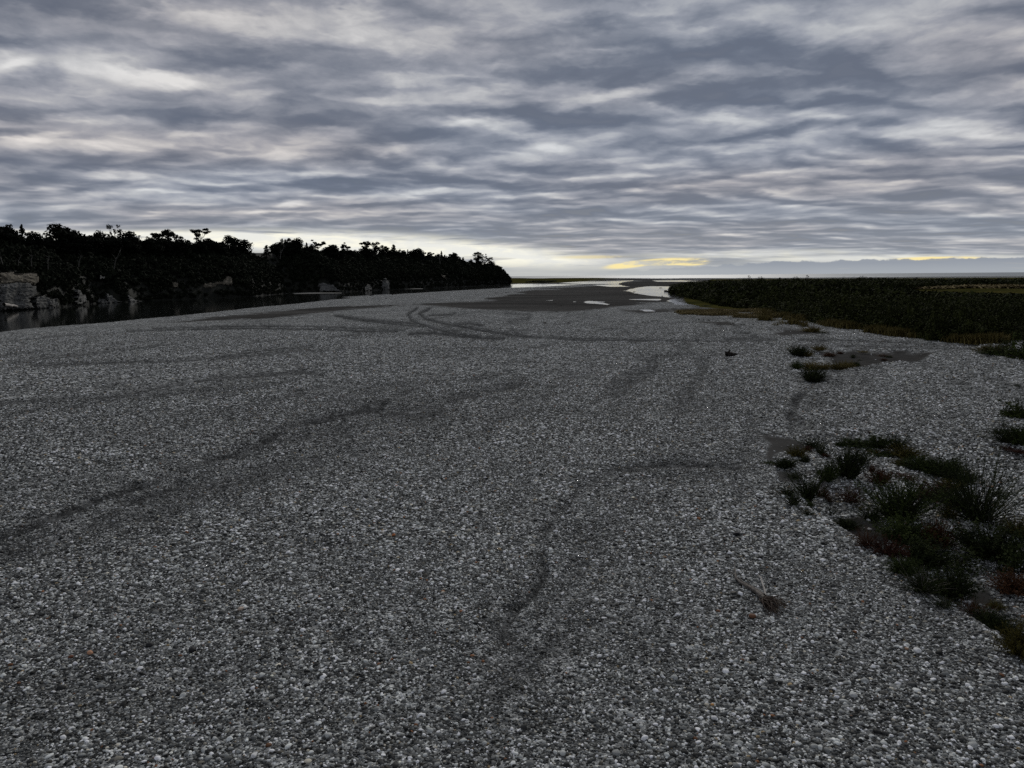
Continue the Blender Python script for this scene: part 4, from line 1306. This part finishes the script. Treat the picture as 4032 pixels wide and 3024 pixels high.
PT = {
    'broom': [shoots(150, .95, .010, .42, .0, m_dark, 16, .022) for _ in range(2)],
    'broomg': [shoots(130, .95, .009, .48, .01, m_green, 16, .022) for _ in range(2)],
    'arch': [shoots(110, 1.15, .008, .62, .05, m_dark, 12, .018, wob=.08)],
    'spray': [shoots(120, .85, .010, .75, .03, m_green, 30, .026) for _ in range(2)],
    'sprayd': [shoots(130, .85, .011, .75, .03, m_dark, 30, .028) for _ in range(2)],
    'spike': [shoots(46, .95, .016, .50, .0, m_dark, 12, .030) for _ in range(3)],
    'mat': [shoots(80, .75, .014, 1.1, .10, m_green, 26, .035, minz=.05)],
    'olive': [shoots(100, .8, .012, .85, .04, m_olive, 22, .030)],
    'gold': [shoots(110, .8, .012, .85, .04, m_gold, 22, .030) for _ in range(2)],
    'rust': [shoots(100, .8, .012, .80, .04, m_rust, 24, .030, wood=m_wood)],
    'red': [shoots(90, .75, .012, 1.1, .10, m_red, 24, .030, minz=.05, wood=m_wood)],
    'twig': [shoots(90, .85, .010, .80, .03, m_rust, 5, .02, wood=m_wood, wob=.25), shoots(90, .85, .010, .80, .03, m_dark, 8, .022, wood=m_wood, wob=.25)],
    'sparse': [shoots(14, 1.0, .012, .40, .0, m_dark, 8, .025, wood=m_bark, wob=.2)],
    'flower': [shoots(60, .7, .012, 1.0, .06, m_orange, 14, .022, minz=.1)],
    'bushy': [make_bush(900, .05, 16, m_dark), make_bush(900, .05, 16, m_green)],
}
G1 = 'plants in the hollow behind the gravel crest'
G2 = 'plants on the sandy patch beyond the hollow'
G3 = 'plants at the right edge of the gravel'
PL = [
    (3195, 1762, 80, 46, 'spike', 'dark spiky tuft just right of the triangular sand patch', G1), (3138, 1797, 78, 44, 'olive', 'yellow-green grassy plant below the triangular sand patch', G1),
    (3233, 1792, 56, 52, 'spike', 'small dark star-shaped tuft between the sand patch and the tall dark shrub', G1), (3250, 1800, 36, 16, 'rust', 'little brown mat under the dark star-shaped tuft', G1),
    (3180, 1776, 40, 20, 'rust', 'brown dead leaves at the foot of the spiky tuft by the sand', G1), (3168, 1820, 44, 26, 'sprayd', 'compact black-green tuft below the yellow-green grassy plant', G1),
    (3028, 1825, 60, 10, 'mat', 'flat green mat lying farthest out on the left of the hollow', G1), (3095, 1842, 84, 42, 'sprayd', 'dark fan-shaped tuft at the left tip of the hollow', G1),
    (3130, 1882, 92, 28, 'twig', 'low brownish twiggy mat left of the tall dark shrub', G1), (3340, 1880, 125, 125, 'broom', 'tall dense black-green shrub standing behind the hollow centre', G1),
    (3385, 1825, 60, 45, 'broomg', 'brownish side shrub leaning on the tall dense shrub', G1), (3258, 1897, 80, 84, 'spray', 'green shrub left of and touching the tall dense shrub', G1),
    (3312, 1757, 44, 26, 'mat', 'small bright green tuft behind the tall dense shrub', G1), (3375, 1752, 130, 38, 'mat', 'long olive mat trailing along the back edge of the hollow', G1),
    (3458, 1762, 80, 52, 'spray', 'feathery green plant left of the orange-flowered mat', G1), (3530, 1768, 96, 58, 'spike', 'spiky green plant on the back edge above the orange-flowered mat', G1),
    (3455, 1790, 110, 26, 'mat', 'yellow-green mat under the orange flowers', G1), (3440, 1782, 70, 18, 'flower', 'orange-flowered patch on the yellow-green mat', G1),
    (3565, 1802, 110, 52, 'olive', 'brown-olive scrubby plant right of the orange flowers', G1), (3545, 1832, 70, 26, 'olive', 'short olive plant in front of the brown-olive one', G1),
    (3625, 1850, 120, 58, 'spray', 'green mound, first in the row on the back edge of the hollow', G1), (3700, 1872, 130, 74, 'spray', 'green mound, tallest in the row on the back edge of the hollow', G1),
    (3778, 1898, 120, 56, 'sprayd', 'dark green mound at the end of the back-edge row', G1), (3762, 1852, 80, 48, 'twig', 'blackish twiggy tuft behind the row of green mounds', G1),
    (3465, 1905, 92, 60, 'rust', 'rusty brown shrub with one taller tip in the middle of the hollow', G1), (3432, 1860, 30, 32, 'rust', 'orange-brown tip plant behind the rusty shrub', G1),
    (3545, 1880, 110, 18, 'red', 'dark red mat right of the rusty shrub', G1),
    (3172, 1968, 130, 118, 'spike', 'long-spined dark broom on the left side of the hollow', G1), (3240, 1958, 84, 60, 'twig', 'reddish dead twiggy plant beside the long-spined broom', G1),
    (3345, 1978, 128, 78, 'twig', 'dark domed twiggy shrub right of the reddish dead plant', G1), (3098, 1952, 76, 46, 'spike', 'dark spiky plant hanging over the crest, left end', G1),
    (3130, 1988, 76, 54, 'spike', 'dark spiky plant just below the left-end one on the crest', G1), (3150, 2012, 44, 40, 'sparse', 'tiny thin plant on the crest among pale stones', G1),
    (3180, 1994, 60, 34, 'bushy', 'small rounded grey-green plant behind the crest', G1), (3182, 2030, 60, 36, 'twig', 'low grey twiggy plant on the crest edge', G1),
    (3266, 1978, 26, 20, 'rust', 'single small bright rust-red plant between stones', G1), (3275, 2028, 60, 76, 'sparse', 'sparse bare-stemmed plant left of the sandy floor', G1),
    (3332, 2082, 84, 46, 'sprayd', 'small dark plant at the front of the sandy floor', G1), (3395, 2005, 60, 12, 'olive', 'thin olive mat on the sandy floor', G1),
    (3535, 2040, 240, 190, 'broomg', 'large dark broom with a fan of upright green stems', G1), (3430, 2045, 90, 60, 'spike', 'dark spreading side plant left of the large fan broom', G1),
    (3680, 1962, 150, 58, 'red', 'wide dark red-brown dead mat between the two large brooms', G1), (3735, 1925, 100, 36, 'olive', 'straw coloured dead stalks behind the dark red mat', G1),
    (3850, 2050, 290, 215, 'arch', 'largest broom with tall thin arching stems', G1), (3760, 2000, 110, 80, 'broomg', 'olive-edged broom on the left flank of the arching one', G1),
    (3938, 1952, 66, 34, 'bushy', 'isolated green mound behind the arching broom', G1),
    (3560, 2135, 230, 120, 'spray', 'feathery green shrub in front of the large fan broom', G1), (3700, 2140, 110, 150, 'sparse', 'upright plant with bare forked branches between the brooms', G1),
    (3690, 2150, 120, 90, 'rust', 'orange-tinged shrub under the bare forked branches', G1), (3735, 2040, 60, 54, 'olive', 'yellow-tipped plant beside the arching broom', G1),
    (3900, 2190, 270, 150, 'sprayd', 'very dark feathery shrub below the arching broom', G1), (4010, 2110, 110, 70, 'olive', 'yellow-green plant with a bleached stick at the picture edge', G1),
    (3410, 2150, 110, 70, 'twig', 'tangle of dry reddish twigs on the crest', G1), (3490, 2185, 130, 64, 'red', 'dark red plant behind the stones of the crest', G1),
    (3640, 2225, 200, 110, 'sprayd', 'dark shrub filling the middle of the hollow front', G1), (3780, 2235, 180, 90, 'bushy', 'black-green low shrub behind the pebble clearing', G1),
    (3630, 2330, 190, 120, 'twig', 'dark twiggy shrub hanging over the crest low down', G1), (3745, 2345, 150, 110, 'sprayd', 'green-black shrub beside the pebble clearing', G1),
    (3990, 2330, 150, 66, 'rust', 'rust-orange dead shrub at the right picture edge', G1), (4020, 2260, 190, 150, 'bushy', 'big black-green shrub behind the rust-orange one', G1),
    (3560, 2262, 120, 70, 'spray', 'pale-leaved thin shrub on the crest line', G1),
    (3835, 2415, 120, 44, 'twig', 'low brown twiggy plant on the crest, right of the pebble clearing', G1), (3895, 2462, 110, 50, 'sprayd', 'small dark plant trailing along the crest towards the corner', G1),
    (3720, 2390, 90, 40, 'twig', 'thin dry twigs on the crest under the dark twiggy shrub', G1), (3925, 2395, 60, 26, 'olive', 'little olive plant on the stones behind the crest', G1),
    (4015, 2575, 130, 120, 'olive', 'yellow-green plant in the lower right corner', G3), (3955, 2500, 80, 60, 'sprayd', 'dark plant on the crest above the corner plant', G3), (3840, 2392, 30, 18, 'mat', 'small yellowish moss tuft against a grey stone', G3),
    (4010, 1642, 100, 54, 'mat', 'olive mat with two dark spikes at the right edge', G3), (3950, 1680, 52, 40, 'sparse', 'small black three-pronged plant near the right edge', G3), (3935, 1710, 60, 26, 'spike', 'low dark tuft left of the spiny plant at the right edge', G3),
    (3962, 1742, 90, 60, 'spike', 'spiny dark plant at the right edge above the red mats', G3), (4020, 1745, 110, 62, 'mat', 'olive-green plant joined to the spiny one at the right edge', G3), (4025, 1712, 70, 50, 'bushy', 'dark shrub cut by the right edge of the picture', G3),
    (3968, 1768, 50, 12, 'red', 'small dark red mat, left one of the pair', G3), (4012, 1780, 60, 13, 'red', 'dark red mat, right one of the pair', G3),
    (3935, 1580, 12, 8, 'mat', 'tiny green tuft alone on the gravel', G3), (3972, 1590, 26, 10, 'bushy', 'small dark cushion plant on the gravel', G3), (4008, 1522, 20, 12, 'bushy', 'dark cushion plant near the top of the gravel right edge', G3), (3418, 1705, 26, 9, 'red', 'tiny dark red plant alone on the gravel behind the hollow', G3),
    (3140, 1402, 84, 44, 'broom', 'dark upright shrub at the left end of the sandy patch', G2), (3178, 1404, 50, 26, 'olive', 'olive tuft tucked behind the dark upright shrub', G2), (3225, 1380, 54, 22, 'olive', 'olive cushion at the back of the sandy patch', G2),
    (3135, 1452, 52, 32, 'spray', 'bright green tuft in front of the sandy patch', G2), (3195, 1457, 76, 36, 'olive', 'ochre grassy clump behind the round grey bush', G2), (3240, 1456, 50, 28, 'olive', 'ochre grassy tuft second in the front row', G2), (3300, 1456, 80, 34, 'olive', 'ochre grassy clump third in the front row', G2),
    (3338, 1450, 60, 30, 'olive', 'ochre tuft fourth in the front row', G2), (3368, 1440, 34, 16, 'mat', 'small green end tuft of the front row', G2), (3200, 1502, 96, 54, 'sprayd', 'round open grey-green bush standing alone before the sandy patch', G2),
    (3358, 1410, 24, 18, 'spike', 'little black tuft on bare sand', G2), (3265, 1404, 52, 16, 'rust', 'low brown mat in the middle of the sandy patch', G2), (3308, 1394, 30, 11, 'rust', 'small brown cushion right of the low brown mat', G2), (3400, 1388, 46, 9, 'olive', 'flat olive mat on the sand', G2),
    (3478, 1404, 54, 16, 'twig', 'grey twiggy tuft at the sand flat edge', G2), (3500, 1408, 30, 12, 'bushy', 'dark dot-like cushion next to the grey twiggy tuft', G2), (3385, 1419, 18, 6, 'bushy', 'dark pebble-sized cushion on the sand', G2), (3480, 1420, 26, 9, 'rust', 'brown cushion on the near rim of the sand', G2),
    (3335, 1368, 16, 6, 'bushy', 'tiny dark cushion behind the sandy patch', G2), (3240, 1312, 46, 13, 'bushy', 'dark cushion by the gravel track mouth', G2), (3195, 1308, 80, 24, 'olive', 'tan grass clump by the gravel track mouth', G2),
    (3900, 1388, 100, 34, 'olive', 'yellow-green low shrub where the track leaves the picture', G3), (3960, 1398, 140, 40, 'mat', 'green low shrub before the dark bush on the right', G3), (3962, 1386, 60, 62, 'bushy', 'dark conical bush at the right edge above the gravel', G3), (4045, 1412, 140, 130, 'bushy', 'tall black bush cut by the right edge', G3),
    (2780, 1206, 40, 9, 'bushy', 'dark low bush at the end of the pond', G3),
]
for (px, py, wp, hp, kd, lab, grp) in PL:
    p = on_ground(px, py)
    dist = np.linalg.norm(p - CP)
    kk = .90 if wp > 150 else 1.05
    ww, hh = 1.02 * kk * wp / FPX * dist, .95 * kk * hp / FPX * dist
    if hp < wp * .3: hh *= .7
    if grp == G2 and kd == 'olive': kd = 'gold'
    pr = random.choice(PT[kd])
    kd = 'olive' if kd == 'gold' else kd
    ux = {'bushy': 1.7, 'spray': 1.25, 'sprayd': 1.25, 'mat': 1.35, 'red': 1.35, 'twig': 1.25, 'rust': 1.25, 'olive': 1.25, 'flower': 1.3, 'arch': 1.3}.get(kd, .95)
    uz = {'bushy': 1.1, 'mat': .55, 'red': .55, 'flower': .6, 'spray': .8, 'sprayd': .8, 'olive': .75, 'rust': .75, 'twig': .75, 'arch': .8}.get(kd, .95)
    place_copy(pr, p, random.uniform(0, 6.28), (ww / ux, ww / ux, hh / uz), lab, 'plant', grp).name = 'shrub' if hp > 40 else 'plant'
# small dark cushions dotted on the silt near the yellow grass
cu = make_bush(220, .09, 8, m_dark)
for k, (px, py) in enumerate([(2714, 1263), (2730, 1265), (2742, 1262), (2752, 1262), (2770, 1259), (2792, 1263), (2830, 1262), (2850, 1258), (2877, 1279), (2886, 1275), (2890, 1283), (2920, 1279), (2930, 1281), (2965, 1280), (3000, 1280), (3016, 1301), (2990, 1262), (2905, 1262)]):
    p = on_ground(px, py)
    sz = np.linalg.norm(p - CP) * random.uniform(3, 6) / FPX
    place_copy(cu, p, random.uniform(0, 6), (sz, sz, sz * 1.2), 'small dark cushion plant dotted on the silt below the yellow grass', 'plant', 'cushion plants on the silt').name = 'cushion_plant'
# remove plant prototypes that were never placed
for o in [q for q in COL.objects if q.type == 'EMPTY' and q.parent is None and not q.get('label')]:
    for c in list(o.children): bpy.data.objects.remove(c)
    bpy.data.objects.remove(o)

# ------------------------------------------------------------------ driftwood
def gp(px, py, lift=0.0):
    p = on_ground(px, py)
    p[2] += lift
    return p


def relpath(pts, o):
    return np.array([np.array(q) - o for q in pts])


org = gp(2970, 2335)
dw = empty('driftwood', org)
tag(dw, 'weathered brown branch with a dark splayed root end lying on the near gravel', 'driftwood')
tr = Acc()
P_ = relpath([gp(2893, 2250, .10), gp(2897, 2285, .07), gp(2912, 2300, .06), gp(2950, 2322, .07), gp(2980, 2345, .09), gp(3000, 2365, .10), gp(3015, 2378, .10)], org)
tr.add(*tube(P_, [.013, .027, .036, .043, .050, .068, .055], 9))
P2 = relpath([gp(2905, 2275, .04), gp(2925, 2298, .05), gp(2955, 2318, .08), gp(2990, 2345, .11), gp(3008, 2362, .13)], org)
tr.add(*tube(P2, [.008, .014, .022, .03, .04], 7))
tr.add(*tube(relpath([gp(2862, 2248, .03), gp(2880, 2260, .05), gp(2895, 2272, .06)], org), [.006, .011, .015], 6))
tr.add(*tube(relpath([gp(2888, 2225, .12), gp(2893, 2250, .10)], org), [.006, .014], 6))
tr.build('stem', m_wood, dw, True)
br = Acc()
br.add(*tube(relpath([gp(2985, 2270, .05), gp(2995, 2288, .10), gp(3001, 2312, .11), gp(3008, 2334, .12), gp(3014, 2362, .11)], org), [.008, .020, .022, .024, .028], 7))
br.build('branch', m_palewood, dw, True)
rt = Acc()
o0 = relpath([gp(3008, 2370, .09)], org)[0]
tgt = relpath([gp(3085, 2425, .02), gp(3040, 2435, .02), gp(3095, 2390, .05), gp(3060, 2420, .12)], org)
for k in range(64):
    t_ = tgt[k % 4] + R.normal(0, .10, 3)
    s0 = o0 + R.normal(0, .05, 3) * [1, 1, .5]
    mid = (s0 + t_) / 2 + R.normal(0, .05, 3) + [0, 0, .03]
    pth = np.array([s0, (s0 + mid) / 2 + R.normal(0, .02, 3), mid, (mid + t_) / 2 + R.normal(0, .03, 3), t_])
    pth[:, 2] = np.maximum(pth[:, 2], -.06)
    rt.add(*tube(pth, np.array([.016, .012, .009, .006, .003]) * random.uniform(.6, 1.2), 5))
rt.build('roots', rockmat('root_wood', (.022, .014, .010), (.085, .06, .045), 14, .01), dw, True)

# root stump far out on the gravel
p = gp(2878, 1402)
st = empty('stump', p)
tag(st, 'dark brown uprooted stump alone on the gravel', 'driftwood')
a = Acc()
sz = np.linalg.norm(p - CP) / FPX
a.add(*tube(bend((-18 * sz, 0, .15), (1, .1, .15), 44 * sz, 6, .08), np.linspace(12, 3, 7) * sz, 8))
a.build('stem', m_darkwood, st, True)
a = Acc()
for k in range(40):
    d = R.normal(size=3) * [1, .8, 1]
    d[2] = abs(d[2])
    a.add(*tube(bend((-10 * sz, 0, 8 * sz), d, R.uniform(10, 22) * sz, 5, .3), np.linspace(3, .7, 6) * sz, 5))
a.build('roots', m_darkwood, st, True)

SMALL = [(2765, 1356, 36, 'thin dark stick lying flat on the gravel before the stump'), (2580, 1266, 28, 'forked dark log with an upright knob, centre right of the gravel'), (2540, 1270, 24, 'pale thin stick beside the forked dark log'), (2350, 1241, 9, 'small dark wood chip on the flat gravel between the pools'),
         (2238, 1236, 16, 'short dark log left of the small chip'), (2192, 1228, 12, 'short black log on the edge of the sand flat'), (2185, 1196, 7, 'tiny black log on the sand flat'), (2160, 1214, 6, 'dot of dark wood on the sand flat nearer the gravel'), (1955, 1154, 14, 'dark driftwood piece near the end of the river, left one'),
         (1998, 1152, 20, 'dark driftwood piece near the end of the river, right one'), (1463, 1165, 22, 'flat dark log on the river shore, left of the bigger snag'), (1556, 1161, 26, 'dark snag with a raised stub on the river shore'), (1470, 1175, 8, 'small dark wood lump on the gravel behind the shore log'), (1521, 1176, 8, 'small dark wood lump below the raised snag'),
         (1358, 1214, 7, 'black stick standing out of the dark sand wedge'), (1540, 1203, 16, 'thin black stick at the tip of the dark sand wedge'), (1780, 1203, 5, 'lone black wood dot on the open sand'), (1915, 1182, 14, 'short dark stick on the sand beyond the tracks'), (2500, 1150, 14, 'branchy dark snag in the left shallows of the pond'),
         (2602, 1137, 12, 'dark snag in the middle of the pond'), (2640, 1149, 48, 'long dark log reaching out from the scrub into the pond'), (2608, 1167, 6, 'upright dark stub on the near shore of the pond'), (2650, 1171, 11, 'dark log awash near the pond outlet'), (2362, 1152, 8, 'dark lump of wood on the flat between pond and river'), (2693, 1173, 12, 'dark log on the pond bank below the scrub'),
         (2300, 1230, 10, 'faint dark stick beside the gravel edge'), (2210, 1205, 5, 'speck of dark wood on sand')]
for (px, py, wpx, lab) in SMALL:
    p = on_ground(px, py)
    dist = np.linalg.norm(p - CP)
    L = wpx / FPX * dist
    rr_ = max(L * .06, .9 / FPX * dist)
    o = empty('driftwood', (p[0], p[1], max(p[2], WL) + rr_ * .6))
    tag(o, lab, 'driftwood', 'dark driftwood pieces on the flats')
    a = Acc()
    a.add(*tube(bend((-L / 2, 0, 0), (1, random.uniform(-.3, .3), .02), L, 6, .10), np.linspace(rr_, rr_ * .5, 7), 7))
    a.build('stem', m_darkwood, o, True)
    b = Acc()
    for k in range(3):
        b.add(*tube(bend((random.uniform(-.3, .2) * L, 0, 0), (random.uniform(-.6, .6), random.uniform(-.4, .4), 1), max(L * .16, rr_ * 2.2), 4, .25), np.linspace(rr_ * .6, rr_ * .2, 5), 5))
    b.build('branch', m_darkwood, o, True)
# bleached log at the cliff foot
org = G(78, 1209, WL + .5)
o = empty('log', org)
tag(o, 'bleached white log stranded at the foot of the rock apron', 'log')
a = Acc()
q0, q1 = G(47, 1201, 1.3) - org, G(112, 1213, -.2) - org
a.add(*tube(np.array([q0 + (q1 - q0) * t_ + R.normal(0, .08, 3) for t_ in np.linspace(0, 1, 8)]) + [0, -3.5, .4], np.linspace(.5, .22, 8), 8))
a.build('trunk', m_palewood, o, True)


# ------------------------------------------------------------------ single stones that stand out
def rock(px, py, wpx, col, lab, flat=.55):
    p = on_ground(px, py)
    r_ = wpx / 2 / FPX * np.linalg.norm(p - CP)
    import bmesh
    bm = bmesh.new()
    bmesh.ops.create_icosphere(bm, subdivisions=3, radius=1)
    sd = random.random() * 50
    for v in bm.verts:
        c = v.co.normalized()
        k = 1 + .35 * (fbm(np.array([c.x * 1.3 + sd]), np.array([c.y * 1.3 + c.z + sd]), 1.0, 3, 3)[0] - .5)
        v.co = Vector((c.x * k, c.y * k * .8, c.z * k * flat)) * r_
    me_ = bpy.data.meshes.new('stone')
    bm.to_mesh(me_)
    bm.free()
    for f in me_.polygons: f.use_smooth = True
    me_.materials.append(rockmat('stone_face', tuple(c * .7 for c in col), col, 12, .01, rough=.7))
    o = bpy.data.objects.new('stone', me_)
    COL.objects.link(o)
    o.location = (p[0], p[1], p[2] + r_ * flat * .75)
    o.rotation_euler = (random.uniform(-.2, .2), random.uniform(-.2, .2), random.uniform(0, 6))
    tag(o, lab, 'stone', 'larger stones on the gravel')


for a_ in [(2962, 2432, 30, (.16, .075, .04), 'rust-brown stone standing just below the driftwood roots'), (1550, 2110, 18, (.42, .14, .04), 'small vivid orange stone left of centre on the gravel'), (757, 2564, 30, (.02, .02, .022), 'black round stone, right one of the two at lower left'),
           (590, 2545, 26, (.025, .025, .026), 'black stone, left one of the two at lower left'), (355, 2575, 22, (.50, .27, .16), 'salmon pink stone at lower left'), (280, 2590, 18, (.16, .06, .03), 'brown-red stone left of the salmon pink one'), (948, 2402, 24, (.55, .44, .35), 'pale peach stone in the lower left'),
           (1903, 2271, 22, (.7, .7, .7), 'white stone right of centre above the fine gravel'), (3612, 2568, 30, (.75, .75, .74), 'large smooth white stone at lower right'), (2805, 2778, 16, (.55, .28, .08), 'small amber stone at bottom right of centre'), (2812, 2832, 26, (.66, .66, .66), 'white angular stone near the small amber one'),
           (3360, 2745, 28, (.45, .46, .45), 'light grey ringed stone at lower right'), (1815, 2410, 16, (.30, .13, .06), 'reddish stone below the white central stone'), (2240, 1274, 11, (.02, .018, .018), 'dark boulder on the middle gravel near the pool'), (2146, 1274, 13, (.03, .022, .02), 'dark boulder left of the one near the pool'),
           (2898, 2108, 26, (.012, .012, .014), 'black wet lump on the gravel left of the hollow'), (2910, 2100, 14, (.2, .2, .2), 'grey stone touching the black wet lump'), (1578, 1735, 12, (.75, .75, .75), 'bright white stone on the far slope of the first streak'), (1000, 2980, 26, (.72, .72, .70), 'white stone at the bottom edge'),
           (1058, 2938, 22, (.16, .08, .04), 'brown stone near the bottom edge'), (3412, 2022, 16, (.7, .7, .68), 'white oval stone on the sandy floor of the hollow'), (3423, 2088, 18, (.62, .60, .56), 'pale stone at the lower end of the sandy floor'), (3570, 2558, 16, (.35, .22, .14), 'tan stone beside the large white one')]:
    rock(*a_)
print('objects', len(bpy.data.objects))
